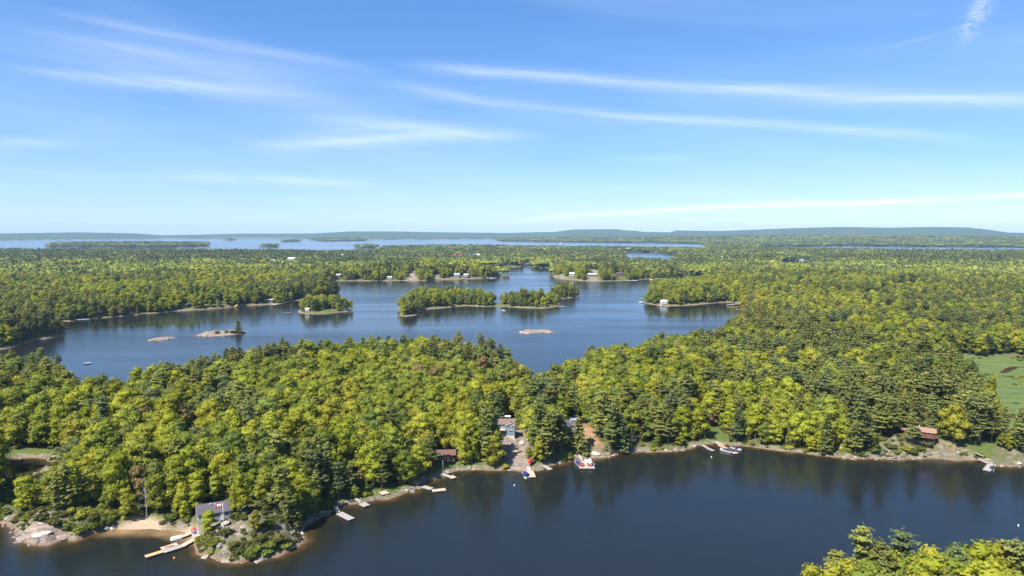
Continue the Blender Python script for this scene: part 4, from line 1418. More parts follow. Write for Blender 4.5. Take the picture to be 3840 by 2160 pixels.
SHAPE_OF = {}
for c, l in PN_IDX.items():
    for i, k in enumerate(l):
        SHAPE_OF[k] = i
for c, l in BL_IDX.items():
    full = [0, 1, 2, 3, 4] if len(l) == 5 else [0, 2, 4]
    for i, k in zip(full, l):
        SHAPE_OF[k] = i
SHAPE_OF[BARE_IDX] = 0
USED = {}


def plant(k, x, y, z, sc, w, tn, label=None, group=None):
    kd = KINDS[k]
    root = thing(kd['kind'], label, {'pine_tree': 'pine tree', 'broadleaf_tree': 'tree', 'bare_tree': 'dead tree'}[kd['kind']], (x, y, z), tn, group)
    root.scale = (sc * w, sc * w, sc)
    link(bpy.data.objects.new('trunk', kd['trunk']), root)
    if kd['crown'] is not None:
        link(bpy.data.objects.new('crown', kd['crown']), root)
    return root


singles = []
for i in np.where(single)[0]:
    kd = KINDS[pick[i]]
    lab = tree_label(kd, TPN[i, 0], TPN[i, 1], TS[i], scl[i] / 0.95, SHAPE_OF[pick[i]], bool(young[i]))
    r_ = plant(pick[i], float(TPN[i, 0]), float(TPN[i, 1]), float(TH[i]) - 0.15, float(scl[i]), float(wid[i]), float(turn[i]), lab)
    singles.append(r_)


def PK(kind, colour, shape):
    tbl = PN_IDX if kind == 'p' else BL_IDX
    lst = tbl[colour]
    for k in lst:
        if SHAPE_OF[k] == shape:
            return k
    return lst[0]


def hand(px, py, kind, colour, shape, hh, label, w=1.0):
    """A tree the photograph shows standing apart; hh is its height in metres."""
    x, y, z = on_ground(px, py)
    k = BARE_IDX if kind == 'b' else PK(kind, colour, shape)
    sc = hh / KINDS[k]['h']
    r_ = plant(k, x, y, z - 0.15, sc, w, random.uniform(0, 6.28), label)
    singles.append(r_)
    return r_


# beside the cottage and on the rocky hump
hand(786, 2002, 'g', 'lime', 4, 6.0, 'bright lime green bushy tree between the cottage and the dock landing', 1.3)
hand(690, 1935, 'g', 'lime', 2, 9.5, 'pale lime tree just left of the white cottage gable', 1.0)
hand(905, 1925, 'g', 'lime', 0, 10.5, 'lime green tree overhanging the right end of the cottage roof', 1.0)
hand(655, 1905, 'g', 'green', 0, 11.5, 'mid green round tree behind the beach left of the cottage', 1.0)
hand(590, 1925, 'g', 'green', 2, 11.0, 'mid green tree standing at the back of the beach', 1.1)
hand(478, 1945, 'g', 'yellow', 2, 8.5, 'yellow green small tree at the left end of the beach', 1.0)
hand(550, 1945, 'b', '', 0, 11.0, 'bare grey tree with drooping limbs behind the beach')
hand(960, 1995, 'g', 'yellow', 4, 5.6, 'yellow green low tree alone on top of the rocky hump', 0.9)
hand(1080, 1965, 'p', 'olive', 3, 10.0, 'olive pine on the right shoulder of the rocky hump')
hand(1112, 1990, 'p', 'olive', 3, 8.0, 'bushy olive pine low on the right side of the rocky hump')
hand(1045, 1925, 'p', 'gold', 1, 13.0, 'golden olive pine behind the rocky hump and its flagpole')
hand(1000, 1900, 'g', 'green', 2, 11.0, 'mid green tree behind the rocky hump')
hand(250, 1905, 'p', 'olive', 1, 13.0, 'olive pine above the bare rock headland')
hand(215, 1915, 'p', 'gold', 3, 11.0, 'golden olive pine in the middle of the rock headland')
hand(300, 1900, 'p', 'olive', 3, 10.0, 'bushy olive pine right of the headland top')
# by the brown cabin, blue house and grey house
hand(1620, 1762, 'p', 'olive', 1, 12.0, 'olive pine left of the brown cabin by its lawn')
hand(1740, 1745, 'g', 'lime', 2, 13.5, 'lime green tree between the brown cabin and the big pine', 0.8)
hand(1770, 1740, 'g', 'lime', 3, 15.0, 'tall lime green tree right of the brown cabin', 0.9)
hand(1826, 1738, 'p', 'olive', 0, 20.0, 'tall ragged pine standing in front of the blue house wing', 0.95)
hand(1862, 1744, 'g', 'green', 3, 12.0, 'mid green tree at the left foot of the granite slope', 0.9)
hand(1982, 1722, 'g', 'green', 4, 4.4, 'small dark green bush tree at the right foot of the granite slope', 1.1)
hand(2008, 1655, 'p', 'olive', 4, 14.5, 'dark conifer right of the granite slope', 1.25)
hand(2046, 1735, 'p', 'gold', 3, 16.0, 'golden pine behind the small narrow dock', 1.0)
hand(2075, 1716, 'p', 'olive', 0, 18.0, 'tall olive pine left of the dark grey house', 0.8)
hand(2100, 1702, 'p', 'olive', 1, 15.0, 'layered olive pine just in front of the dark grey house left end', 0.9)
hand(2022, 1734, 'g', 'lime', 2, 9.0, 'lime green tree right of the red umbrella', 1.0)
hand(2172, 1690, 'p', 'olive', 4, 12.5, 'conifer in front of the dark grey house right end', 1.5)
hand(2290, 1704, 'p', 'olive', 0, 19.0, 'tall dark pine at the right end of the pale shore slab', 0.85)
hand(2330, 1694, 'p', 'blue', 4, 15.0, 'narrow dark conifer over the shaded shoreline', 1.3)
hand(2250, 1650, 'p', 'gold', 1, 19.0, 'golden olive pine behind the dirt path', 0.9)
hand(1800, 1715, 'g', 'green', 0, 12.5, 'green tree between the blue house wing and the shore', 1.0)
# right shore
hand(3225, 1700, 'p', 'olive', 0, 19.5, 'big olive pine standing over the fallen pine', 1.05)
hand(3095, 1700, 'p', 'olive', 4, 14.0, 'bushy conifer left of the fallen pine', 1.4)
hand(3420, 1672, 'p', 'olive', 1, 12.5, 'pine in front of the orange roofed cabin left end', 0.9)
hand(3575, 1665, 'g', 'yellow', 1, 14.5, 'large round yellow green tree right of the orange roofed cabin', 1.15)
hand(3640, 1668, 'p', 'olive', 1, 13.0, 'olive pine behind the pale footpath', 1.1)
hand(3780, 1692, 'g', 'lime', 4, 6.5, 'small bright lime tree behind the long ramp dock', 1.0)
hand(3835, 1700, 'p', 'olive', 3, 9.0, 'olive pine at the right edge above the stony shore', 1.0)
# standing out in the wood
hand(3432, 1352, 'b', '', 0, 12.0, 'white dead snag at the edge of the marsh meadow')
hand(3715, 1490, 'g', 'yellow', 2, 10.0, 'round yellow green tree on the left edge of the marsh meadow', 1.0)
# lone trees on islets and points
hand(894, 1248, 'p', 'olive', 4, 10.5, 'single dark conifer on the low grassy islet', 2.0)
hand(1248, 1103, 'p', 'blue', 4, 17.0, 'taller dark conifer near the tip of the left point', 1.3)
hand(1262, 1104, 'p', 'blue', 4, 12.0, 'shorter dark conifer at the tip of the left point', 1.4)
hand(1237, 1106, 'p', 'blue', 1, 15.0, 'ragged dark pine inland of the two conifers on the left point', 0.9)
# the near right point, closest trees of all
hand(2985, 2350, 'g', 'bronze', 2, 6.5, 'purplish brown budding tree at the tip of the near right point', 0.9)
hand(3080, 2330, 'g', 'lime', 4, 10.0, 'rounded bright green tree left of the tall near pine', 1.1)
hand(3130, 2310, 'p', 'gold', 1, 14.5, 'golden olive pine with upswept boughs at the left of the near point', 1.1)
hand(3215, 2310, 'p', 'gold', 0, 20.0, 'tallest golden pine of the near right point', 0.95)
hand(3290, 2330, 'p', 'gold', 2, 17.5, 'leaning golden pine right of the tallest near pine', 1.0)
hand(3375, 2305, 'p', 'blue', 0, 18.5, 'broad bluish green pine in the middle of the near point', 1.15)
hand(3440, 2330, 'g', 'green', 1, 14.0, 'mid green tree right of the broad bluish near pine', 1.0)
hand(3540, 2340, 'g', 'bronze', 0, 13.5, 'reddish brown budding tree among the near right trees', 0.95)
hand(3660, 2320, 'g', 'lime', 1, 15.8, 'big lime green tree near the right edge of the near shore', 1.0)
hand(3790, 2330, 'p', 'olive', 0, 18.0, 'dark olive pine at the right edge of the near shore', 1.0)
hand(3100, 2430, 'g', 'yellow', 0, 12.0, 'yellow tree in front of the tall near pines', 1.0)

NEARX = [(3040, 2345, 'g', 'lime', 0, 12.5, 'lime green rounded tree'), (3170, 2345, 'g', 'yellow', 1, 13.5, 'yellow green wide tree'), (3255, 2350, 'g', 'green', 0, 13.5, 'green tree'),
         (3330, 2320, 'g', 'lime', 3, 14.5, 'slender lime tree'), (3480, 2310, 'g', 'yellow', 0, 14.5, 'golden green tree'), (3590, 2315, 'g', 'green', 0, 15.0, 'leafy mid green tree'),
         (3725, 2310, 'g', 'yellow', 1, 15.5, 'large yellow green tree'), (3860, 2320, 'g', 'lime', 0, 15.0, 'bright lime tree'), (3410, 2370, 'g', 'pale', 2, 13.0, 'pale silvery tree'),
         (3620, 2380, 'g', 'lime', 2, 13.5, 'compact lime tree'), (3750, 2390, 'g', 'green', 4, 13.0, 'bushy green tree'), (3520, 2400, 'p', 'gold', 1, 15.0, 'golden pine')]
nx_ = ['at the left tip of the near right shore', 'just right of the near shore tip', 'behind the tallest golden near pine', 'right of the tallest golden near pine', 'right of the broad bluish near pine',
       'right of the reddish near tree', 'second from right on the near shore', 'cut by the right edge on the near shore', 'low in front of the broad bluish near pine', 'in front of the big lime near tree',
       'low at right of the near shore', 'in front of the reddish near tree']
for (px, py, kd_, cl_, shp, hh_, lb), w_ in zip(NEARX, nx_):
    hand(px, py, kd_, cl_, shp, hh_, lb + ' ' + w_, 1.1)

seen = {}
for r_ in singles:
    seen.setdefault(r_['label'], []).append(r_)
ORD = ['leftmost', 'second from left', 'third from left', 'fourth from left', 'fifth from left', 'sixth from left', 'seventh from left', 'eighth from left', 'ninth from left', 'tenth from left']
for lab, rs in seen.items():
    n_ = len(rs)
    rs.sort(key=lambda r: r.location.x / r.location.y)
    for j, r_ in enumerate(rs):
        kind_ = r_.name.split('.')[0]
        r_['group'] = {'pine_tree': 'pine trees on the near shores', 'broadleaf_tree': 'broadleaf trees on the near shores', 'bare_tree': 'dead bare trees'}[kind_]
        if n_ == 2:
            r_['label'] = ('left of two: ', 'right of two: ')[j].replace(': ', ' ') + lab
        if len(r_['label'].split()) > 16:
            r_['label'] = r_['label'].replace(' by the water', '')
        if n_ > 2:
            r_['label'] = (ORD[j] if j < n_ - 1 and j < 10 else 'rightmost') + ' ' + lab
        w__ = r_['label'].split()
        if len(w__) > 16:
            r_['label'] = r_['label'].replace(' by the water', '').replace('well ', '').replace('just ', '').replace('far behind', 'behind').replace('close behind', 'behind')
print('tree labels', len(seen), 'trees', len(singles))

# ------------------------------------------------------------------ materials of built things
GREYWOOD = plain('weathered_grey_wood', (0.30, 0.275, 0.25), 0.85, 0.25, 3.0, stretch=(8, 1, 1))
TANWOOD = plain('pale_tan_wood', (0.42, 0.325, 0.245), 0.8, 0.2, 3.0, stretch=(8, 1, 1))
NEWWOOD = plain('new_cedar_planks', (0.52, 0.31, 0.15), 0.75, 0.16, 3.0, stretch=(8, 1, 1))
ORWOOD = plain('orange_stained_wood', (0.46, 0.24, 0.13), 0.75, 0.2, 3.0, stretch=(8, 1, 1))
DARKWOOD = plain('dark_dock_timber', (0.10, 0.075, 0.06), 0.85, 0.3, 3.0)
WHITE = plain('white_paint', (0.60, 0.60, 0.59), 0.5, 0.05)
PALEGREY = plain('pale_grey_plastic', (0.42, 0.455, 0.465), 0.5, 0.06)
ROOFGREY = plain('grey_shingles', (0.085, 0.076, 0.085), 0.9, 0.25, 5.0)
ROOFBROWN = plain('brown_shingles', (0.155, 0.108, 0.088), 0.9, 0.28, 5.0)
ROOFRUST = plain('rust_brown_shingles', (0.125, 0.065, 0.048), 0.9, 0.3, 4.0)
ROOFORANGE = plain('orange_brown_metal_roof', (0.24, 0.145, 0.10), 0.8, 0.14, 2.0)
ROOFDARK = plain('dark_slate_shingles', (0.065, 0.065, 0.075), 0.9, 0.2, 5.0)
BLUEWALL = plain('blue_grey_siding', (0.13, 0.185, 0.20), 0.75, 0.10, 6.0, stretch=(0.3, 0.3, 4))
GREYWALL = plain('charcoal_siding', (0.115, 0.12, 0.125), 0.75, 0.12, 6.0, stretch=(0.3, 0.3, 4))
LIGHTWALL = plain('pale_grey_siding', (0.30, 0.31, 0.33), 0.75, 0.10, 6.0, stretch=(0.3, 0.3, 4))
BROWNWALL = plain('brown_log_siding', (0.095, 0.045, 0.032), 0.85, 0.25, 6.0, stretch=(0.3, 0.3, 3))
REDWALL = plain('dark_red_siding', (0.12, 0.035, 0.025), 0.85, 0.2, 6.0)
CONCRETE = plain('concrete', (0.42, 0.38, 0.33), 0.9, 0.15)
GLASS = plain('dark_window_glass', (0.030, 0.042, 0.052), 0.12, 0.1, spec=0.9)
RED = plain('red_plastic', (0.50, 0.03, 0.022), 0.5, 0.08)
CORAL = plain('coral_red_plastic', (0.38, 0.07, 0.055), 0.5, 0.08)
ORANGE = plain('orange_plastic', (0.80, 0.17, 0.03), 0.5, 0.05)
BLUE = plain('blue_plastic', (0.02, 0.10, 0.42), 0.5, 0.05)
BRIGHTBLUE = plain('bright_blue_cloth', (0.01, 0.22, 0.60), 0.8, 0.05)
NAVY = plain('navy_boat_cover', (0.022, 0.024, 0.11), 0.8, 0.15)
BLACKC = plain('black_boat_cover', (0.022, 0.022, 0.032), 0.8, 0.15)
YELLOW = plain('yellow_plastic', (0.80, 0.52, 0.02), 0.5, 0.05)
LIMEPL = plain('pale_lime_plastic', (0.55, 0.68, 0.28), 0.5, 0.05)
HULL = plain('white_gelcoat', (0.62, 0.62, 0.64), 0.25, 0.03, spec=0.7)
ALU = plain('bare_aluminium', (0.42, 0.44, 0.46), 0.35, 0.08, metal=0.6)
BLACKP = plain('black_motor', (0.02, 0.02, 0.022), 0.3, 0.05)
STEEL = plain('galvanised_steel', (0.45, 0.46, 0.47), 0.4, 0.05, metal=0.5)
FLAGR = plain('red_flag_cloth', (0.62, 0.02, 0.03), 0.8, 0.03)
FLAGW = plain('white_flag_cloth', (0.80, 0.80, 0.80), 0.8, 0.03)
ROCKM_ = plain('pink_grey_granite', (0.27, 0.215, 0.18), 0.9, 0.35, 1.6)
ROCKP = plain('pale_granite', (0.36, 0.325, 0.29), 0.9, 0.25, 1.6)
ROCKD = plain('dark_lichened_rock', (0.17, 0.155, 0.14), 0.9, 0.35, 1.6)


def rot(x, y, a):
    return x * math.cos(a) - y * math.sin(a), x * math.sin(a) + y * math.cos(a)


# ------------------------------------------------------------------ docks
def dock_piece(root, x0, y0, x1, y1, w, z, mat, floats=True, name='deck_section', z1=None, label=None):
    """One deck section from one point to the other, in the dock's own axes: boards, edge timbers, floats below."""
    L = math.hypot(x1 - x0, y1 - y0); a = math.atan2(y1 - y0, x1 - x0)
    z1 = z if z1 is None else z1
    cx, cy, cz = (x0 + x1) / 2, (y0 + y1) / 2, (z + z1) / 2
    pitch = -math.atan2(z1 - z, L)

    def tf(o):
        o.location = (cx, cy, cz); o.rotation_euler = (0, pitch, a)
        return o
    d = MB()
    n = max(2, int(round(L / 1.2)))
    for i in range(n):
        xa = -L / 2 + L * i / n
        d.box((xa + L / n / 2, 0, 0), (L / n - 0.035, w, 0.07))
    o = tf(d.build(name, mat, root))
    if label: o['label'] = label
    e = MB()
    for sy in (-1, 1):
        e.box((0, sy * (w / 2 - 0.045), -0.15), (L, 0.09, 0.22))
    for sx in (-1, 1):
        e.box((sx * (L / 2 - 0.045), 0, -0.15), (0.09, w - 0.18, 0.22))
    tf(e.build('edge_timber', DARKWOOD, root))
    if floats:
        f = MB()
        k = max(2, int(L / 2.2))
        for i in range(k):
            f.box((-L / 2 + L * (i + 0.5) / k, 0, -0.40), (L / k * 0.7, w * 0.8, 0.30))
        tf(f.build('float', BLACKP, root))
    return o


def dock(label, segs, group='wooden docks along the near shore', cat='dock'):
    """segs: (px0, py0, px1, py1, width, z0, z1, material, has floats)."""
    x0, y0 = G(segs[0][0], segs[0][1], segs[0][5])
    root = thing('dock', label, cat, (x0, y0, 0), 0, group)
    for px0, py0, px1, py1, w, z0, z1, mat, fl in segs:
        a = G(px0, py0, z0); b = G(px1, py1, z1)
        dock_piece(root, a[0] - x0, a[1] - y0, b[0] - x0, b[1] - y0, w, z0, mat, fl, 'deck_section' if fl else 'ramp', z1)
    return root, x0, y0


W_ = GREYWOOD
# the long dock below the cottage
dk, x0, y0 = dock('long jointed dock of grey and new orange boards below the white cottage', [
    (545, 2087, 611, 2066.5, 1.55, .45, .45, NEWWOOD, True),
    (613, 2069, 680, 2048, 1.75, .45, .45, W_, True),
    (605, 2058, 666, 2039.5, 1.95, .46, .46, TANWOOD, True),
    (681, 2048, 720, 2026, 1.65, .45, .6, TANWOOD, True),
    (720, 2026, 730, 2017, 1.6, .6, .8, W_, False),
])
xa, ya = G(745, 2004, .85)
dock_piece(dk, xa - x0 - 1.6, ya - y0 - 0.5, xa - x0 + 1.5, ya - y0 + 0.7, 3.4, .85, W_, False, 'landing')
for px, py in ((737, 2022), (755, 2019), (760, 1998)):
    gx, gy = G(px, py, .5)
    MB().tube([(gx - x0, gy - y0, -1.0), (gx - x0, gy - y0, .95)], [.09, .09], 6).build('post', DARKWOOD, dk)
dock('narrow new tan dock with a white float moored at its end', [(676, 2014, 722, 1996, 1.5, .5, .6, TANWOOD, True)])
dock('grey floating dock nearest the rocky hump reached by a curved ramp', [
    (1271, 1923, 1319, 1947, 2.1, .45, .45, W_, True), (1256, 1899, 1270, 1921, 1.1, 1.2, .5, W_, False)])
dock('short grey dock under a steep ramp, second from the rocky hump', [
    (1355, 1886, 1376, 1897, 2.2, .45, .45, W_, True), (1333, 1869, 1353, 1885, 1.1, 1.3, .5, W_, False)])
dock('square bleached deck lying on bare rocks by the water', [(1427, 1851, 1453, 1844, 2.6, .95, .95, TANWOOD, False)], cat='deck')
dock('weathered grey platform in shade above the pair of angled docks', [(1543, 1806, 1576, 1811, 2.6, .9, .9, W_, False)], cat='deck')
dock('inner weathered dock, left of the angled pair', [(1585, 1823.5, 1620, 1833, 1.9, .45, .45, W_, True)])
dock('outer pale tan float, right of the angled pair', [(1620, 1840, 1671, 1834.5, 1.9, .45, .45, TANWOOD, True)])
dock('broken looking dock of three short floats by the cabin lawn', [
    (1650, 1774, 1684, 1786, 1.5, .6, .45, W_, True), (1686, 1791, 1706, 1786, 2.3, .45, .45, TANWOOD, True), (1672, 1768, 1684, 1773, 1.1, .6, .6, W_, True)])
dock('straight pale dock beneath the red umbrella with a boat on its left', [
    (1978, 1742, 1985, 1766, 1.5, .7, .5, TANWOOD, True), (1987, 1766.5, 1996, 1789, 2.4, .45, .45, TANWOOD, True)])
dock('small plain grey dock between the red umbrella and the wide dock', [(2039, 1745, 2065, 1761, 1.7, .5, .45, W_, True)])
dock('wide T shaped dock with two covered boats and coral chairs', [
    (2170, 1707, 2183, 1726, 1.1, 1.3, .5, W_, False), (2185, 1728, 2195, 1747, 1.9, .45, .45, TANWOOD, True), (2172, 1752, 2230, 1752, 2.3, .45, .45, W_, True)])
dock('narrow two piece grey dock at the grassy landing', [(2634, 1668, 2654, 1680, 1.2, .45, .45, W_, True), (2654, 1681, 2676, 1690, 1.3, .42, .42, W_, True)])
dock('long orange planked dock with boats moored on both sides', [
    (2682, 1655, 2702, 1667, 1.9, .8, .6, W_, False), (2697, 1668, 2728, 1684, 1.9, .5, .5, ORWOOD, True), (2728, 1684, 2761, 1700, 1.9, .48, .48, TANWOOD, True)])
dk, x0, y0 = dock('grey dock at far right with a long ramp and two stepped floats', [
    (3668, 1719.5, 3709, 1737, 1.4, 1.3, .7, W_, False), (3705, 1736, 3722, 1737, 1.6, .55, .55, W_, True), (3716, 1739, 3708, 1749, 1.7, .5, .5, W_, True), (3711, 1750, 3699, 1764, 2.2, .45, .45, W_, True)])
st = thing('stairs', 'weathered wooden shore stairs above the far right ramp', 'stairs', (*G(3660, 1706, 1.5), 0))
for i in range(6):
    MB().box((i * 0.42, -i * 0.30, 2.2 - i * 0.16), (0.45, 1.1, 0.06), -0.6).build('tread', GREYWOOD, st)
for sgn in (-1, 1):
    MB().tube([(0.3 * sgn, 0.5 * sgn, 2.15), (2.2 + 0.3 * sgn, -1.5 + 0.5 * sgn, 1.3)], [.05, .05], 4).build('rail', GREYWOOD, st)


# white drive-on float of three tubes
def bar_thing(name, label, cat, px, py, z, rz=0.0, group=None):
    x, y = G(px, py, z)
    return thing(name, label, cat, (x, y, z), rz, group)


fl = bar_thing('swim_float', 'white three tubed float moored at the narrow tan dock', 'float', 662, 2020, 0.15, math.radians(28))
for sy in (-1, 0, 1):
    MB().tube([(-1.5 + 0.12 * abs(sy), sy * .58, .1), (-1.25, sy * .58, .12), (1.4, sy * .58, .12), (1.55, sy * .58, .1)], [.12, .30, .30, .2], 10).build('tube', WHITE, fl)
MB().box((0.15, 0, .43), (2.4, 1.7, .08)).build('deck', PALEGREY, fl)
for i in range(3):
    MB().box((-0.5 + i * 0.75, 0, .485), (.05, 1.6, .03)).build('rib', WHITE, fl)


def chair(label, px, py, z, mat, rz, group, name='deck_chair'):
    x, y = G(px, py, z)
    r = thing(name, label, 'chair', (x, y, z), rz, group)
    MB().box((0, 0, .36), (.58, .55, .06), 0, (0.12, 'X')).build('seat', mat, r)
    MB().box((0, .34, .70), (.60, .05, .80), 0, (-0.35, 'X')).build('backrest', mat, r)
    for s in (-1, 1):
        MB().box((s * .34, 0, .56), (.12, .75, .04)).build('armrest', mat, r)
        MB().box((s * .31, -.25, .28), (.05, .07, .56)).build('leg', mat, r)
        MB().box((s * .27, .28, .17), (.05, .07, .36)).build('leg', mat, r)
    return r


CG = 'chairs set out on the docks'
chair('orange chair at the shore end of the long cottage dock', 722, 1998, .9, ORANGE, 0.5, CG)
chair('blue chair between the orange and red ones by the cottage dock', 728, 2001, .9, BLUE, -0.6, CG)
chair('red chair right of the blue one by the cottage dock', 735, 1994, .9, RED, 1.2, CG)
chair('coral chair at the left end of the wide T dock', 2180, 1750, .5, CORAL, 0.3, CG)
chair('coral chair right beside the leftmost one on the T dock', 2186, 1747, .5, CORAL, -0.5, CG)
chair('coral chair left of the right hand group on the T dock', 2207, 1745, .5, CORAL, 0.6, CG)
chair('coral chair nearest the water in the right group on the T dock', 2214, 1749, .5, CORAL, -0.4, CG)
chair('coral chair at the far right of the T dock', 2220, 1743, .5, CORAL, 0.1, CG)
lg = bar_thing('lounge_chair', 'brown folded lounger lying on the grey middle float', 'lounger', 628, 2051, .5, math.radians(25))
MB().box((0, 0, .22), (1.5, .6, .06)).build('seat', ORWOOD, lg)
MB().box((.85, 0, .42), (.6, .6, .05), 0, (-0.7, 'Y')).build('backrest', ORWOOD, lg)
for a in (-.6, .5):
    for b_ in (-.25, .25):
        MB().box((a, b_, .1), (.05, .05, .2)).build('leg', DARKWOOD, lg)
cb = bar_thing('dock_box', 'white storage box on the landing of the cottage dock', 'box', 752, 2001, .9, 0.5)
MB().box((0, 0, .28), (1.3, .7, .55)).build('body', WHITE, cb)
MB().box((0, 0, .60), (1.36, .76, .08)).build('lid', WHITE, cb)


def kayak(label, px, py, z, mat, rz, L=3.0, group='kayaks on the shore'):
    if z is None:
        x, y, z = on_ground(px, py)
    else:
        x, y = G(px, py, z)
    r = thing('kayak', label, 'kayak', (x, y, z + .05), rz, group)
    vs = []; fs = []
    n = 9
    for i in range(n):
        u = i / (n - 1); w = .36 * math.sin(math.pi * (0.04 + .92 * u)) ** .7
        X = (u - .5) * L; zz = .12 * (2 * u - 1) ** 2
        vs += [(X, 0, zz), (X, -w, .2 + zz), (X, -w * .6, .34 + zz), (X, w * .6, .34 + zz), (X, w, .2 + zz)]
    for i in range(n - 1):
        for k in range(5):
            fs.append((i * 5 + k, i * 5 + (k + 1) % 5, (i + 1) * 5 + (k + 1) % 5, (i + 1) * 5 + k))
    fs += [(0, 1, 2, 3, 4), tuple(range((n - 1) * 5, n * 5))[::-1]]
    MB().add(vs, fs).build('hull', mat, r)
    MB().box((0, 0, .37), (.8, .36, .04)).build('cockpit', BLACKP, r)
    return r


kayak('small yellow kayak on the edge of the cottage dock landing', 757, 2010, .9, YELLOW, 0.5, 2.2)
kayak('pale lime kayak on the grass above the red umbrella dock', 1998, 1716, None, LIMEPL, 0.1, 3.4)
kayak('second pale kayak lying crosswise by the red umbrella dock', 2004, 1719, None, LIMEPL, 0.8, 3.2)
kayak('yellow kayak standing by the rocks below the dark grey house', 2131, 1653, None, YELLOW, 1.3, 2.6)


# ------------------------------------------------------------------ boats
def hull_mesh(L, B, H, full=0.55):
    n = 9; vs = []; fs = []
    for i in range(n):
        u = i / (n - 1)
        w = B / 2 * (1 if u < full else max(0.04, math.cos((u - full) / (1 - full) * math.pi / 2) ** .7))
        k = .55 + .25 * u
        X = (u - .5) * L
        sh = H * (1 + .25 * u * u)
        vs += [(X, 0, -.18 + .25 * u ** 4), (X, -w * .75, .02 + .15 * u ** 3), (X, -w, sh), (X, -w * .86, sh), (X, -w * .8, sh * .55), (X, w * .8, sh * .55), (X, w * .86, sh), (X, w, sh), (X, w * .75, .02 + .15 * u ** 3)]
    m = 9
    for i in range(n - 1):
        for q in range(m):
            fs.append((i * m + q, i * m + (q + 1) % m, (i + 1) * m + (q + 1) % m, (i + 1) * m + q))
    fs += [tuple(range(m)), tuple(range((n - 1) * m, n * m))[::-1]]
    return vs, fs


def motorboat(label, px, py, rz, L=5.6, B=2.1, cover=None, hullm=HULL, open_=False, hump=0.0, group='motorboats moored at the docks'):
    x, y = G(px, py, .3)
    r = thing('motorboat', label, 'boat', (x, y, .05), rz, group)
    MB().add(*hull_mesh(L, B, .62)).build('hull', hullm, r)
    if cover is not None:
        vs = []; fs = []; n = 8; m = 7
        for i in range(n):
            u = i / (n - 1); X = (-.46 + .78 * u) * L
            w = B * .5 * (1 if u < .6 else 1 - .35 * (u - .6) / .4)
            top = .32 + .42 * math.sin(math.pi * min(1, .15 + u)) + hump * math.exp(-((u - .35) / .2) ** 2)
            for k in range(m):
                v = -1 + 2 * k / (m - 1)
                vs.append((X, v * w, .64 + top * (1 - abs(v) ** 1.6)))
        for i in range(n - 1):
            for k in range(m - 1):
                fs.append((i * m + k, i * m + k + 1, (i + 1) * m + k + 1, (i + 1) * m + k))
        MB().add(vs, fs, True).build('cover', cover, r)
    else:
        MB().box((.1 * L, 0, .95), (.06, B * .8, .42), 0, (-.35, 'Y')).build('windscreen', GLASS, r)
        for s in (-1, 1):
            MB().box((-.08 * L, s * B * .2, .62), (.5, .45, .45)).build('seat', WHITE if not open_ else NAVY, r)
    mo = MB().box((-L / 2 - .22, 0, .75), (.42, .36, .5)).build('outboard_motor', BLACKP, r)
    MB().tube([(-L / 2 - .22, 0, .5), (-L / 2 - .22, 0, -.35)], [.09, .07], 6).build('shaft', BLACKP, mo)
    for s in (-1, 1):
        MB().tube([(L * .18, s * B * .46, .72), (L * .34, s * B * .36, .95), (L * .47, s * B * .1, 1.0)], [.025, .025, .025], 4).build('bow_rail', STEEL, r)
    return r


motorboat('white motorboat under a navy cover left of the red umbrella dock', 1971, 1780, math.radians(98), 5.4, 2.2, NAVY)
motorboat('white motorboat with a navy cover at the left of the wide T dock', 2169, 1739, math.radians(110), 5.4, 2.2, NAVY)
motorboat('white covered boat with a tall white canopy right of the T dock', 2206, 1736, math.radians(112), 5.4, 2.2, WHITE, hump=0.9)
motorboat('white motorboat with a black cover left of the orange planked dock', 2726, 1691, math.radians(-38 + 180), 5.2, 2.0, BLACKC)
motorboat('small open aluminium boat with a black motor right of the orange dock', 2757, 1685, math.radians(-38 + 180), 4.6, 1.8, None, ALU, True)
motorboat('grey dinghy tied at the outer float of the far right dock', 3719, 1759, math.radians(60), 2.8, 1.3, None, ALU, True)

# ------------------------------------------------------------------ umbrella, flags, poles, buoys
x, y, z = on_ground(1987, 1745)
um = thing('patio_umbrella', 'bright red half folded umbrella at the shore end of a dock', 'umbrella', (x, y, max(z, .5)))
MB().tube([(0, 0, 0), (0, 0, 2.7)], [.03, .03], 6).build('pole', STEEL, um)
MB().tube([(0, 0, .75), (0, 0, 1.5), (0, 0, 2.2), (0, 0, 2.65)], [.62, .60, .40, .04], 10, smooth=False).build('canopy', RED, um)

x, y, z = on_ground(838, 1975)
fp = thing('flagpole', 'tall white flagpole flying a red and white maple leaf flag', 'flagpole', (x, y, z))
MB().tube([(0, 0, -.3), (0, 0, 6.2)], [.075, .045], 8).build('pole', WHITE, fp)
MB().tube([(0, 0, 6.2), (0, 0, 6.26), (0, 0, 6.34)], [.03, .09, .02], 8).build('finial', STEEL, fp)
MB().box((0, 0, .05), (.5, .5, .25)).build('footing', CONCRETE, fp)
fg = thing('flag', 'red and white maple leaf flag blowing to the left', 'flag', (x, y, z))


def wave(X):
    return .10 * math.sin(X * 3.2)


def cloth(x0, x1, z0, z1, n=6, off=0.0, th=0.012, droop=0.12):
    vs = []; fs = []
    for i in range(n + 1):
        X = x0 + (x1 - x0) * i / n
        for zz in (z0, z1):
            for s in (-1, 1):
                vs.append((-X, wave(X) + off + s * th / 2, zz - droop * X * X * .25))
    for i in range(n):
        a = i * 4; b_ = a + 4
        fs += [(a, b_, b_ + 2, a + 2), (a + 1, a + 3, b_ + 3, b_ + 1), (a, a + 1, b_ + 1, b_), (a + 2, b_ + 2, b_ + 3, a + 3)]
    fs += [(0, 2, 3, 1), (n * 4, n * 4 + 1, n * 4 + 3, n * 4 + 2)]
    return MB().add(vs, fs, True)


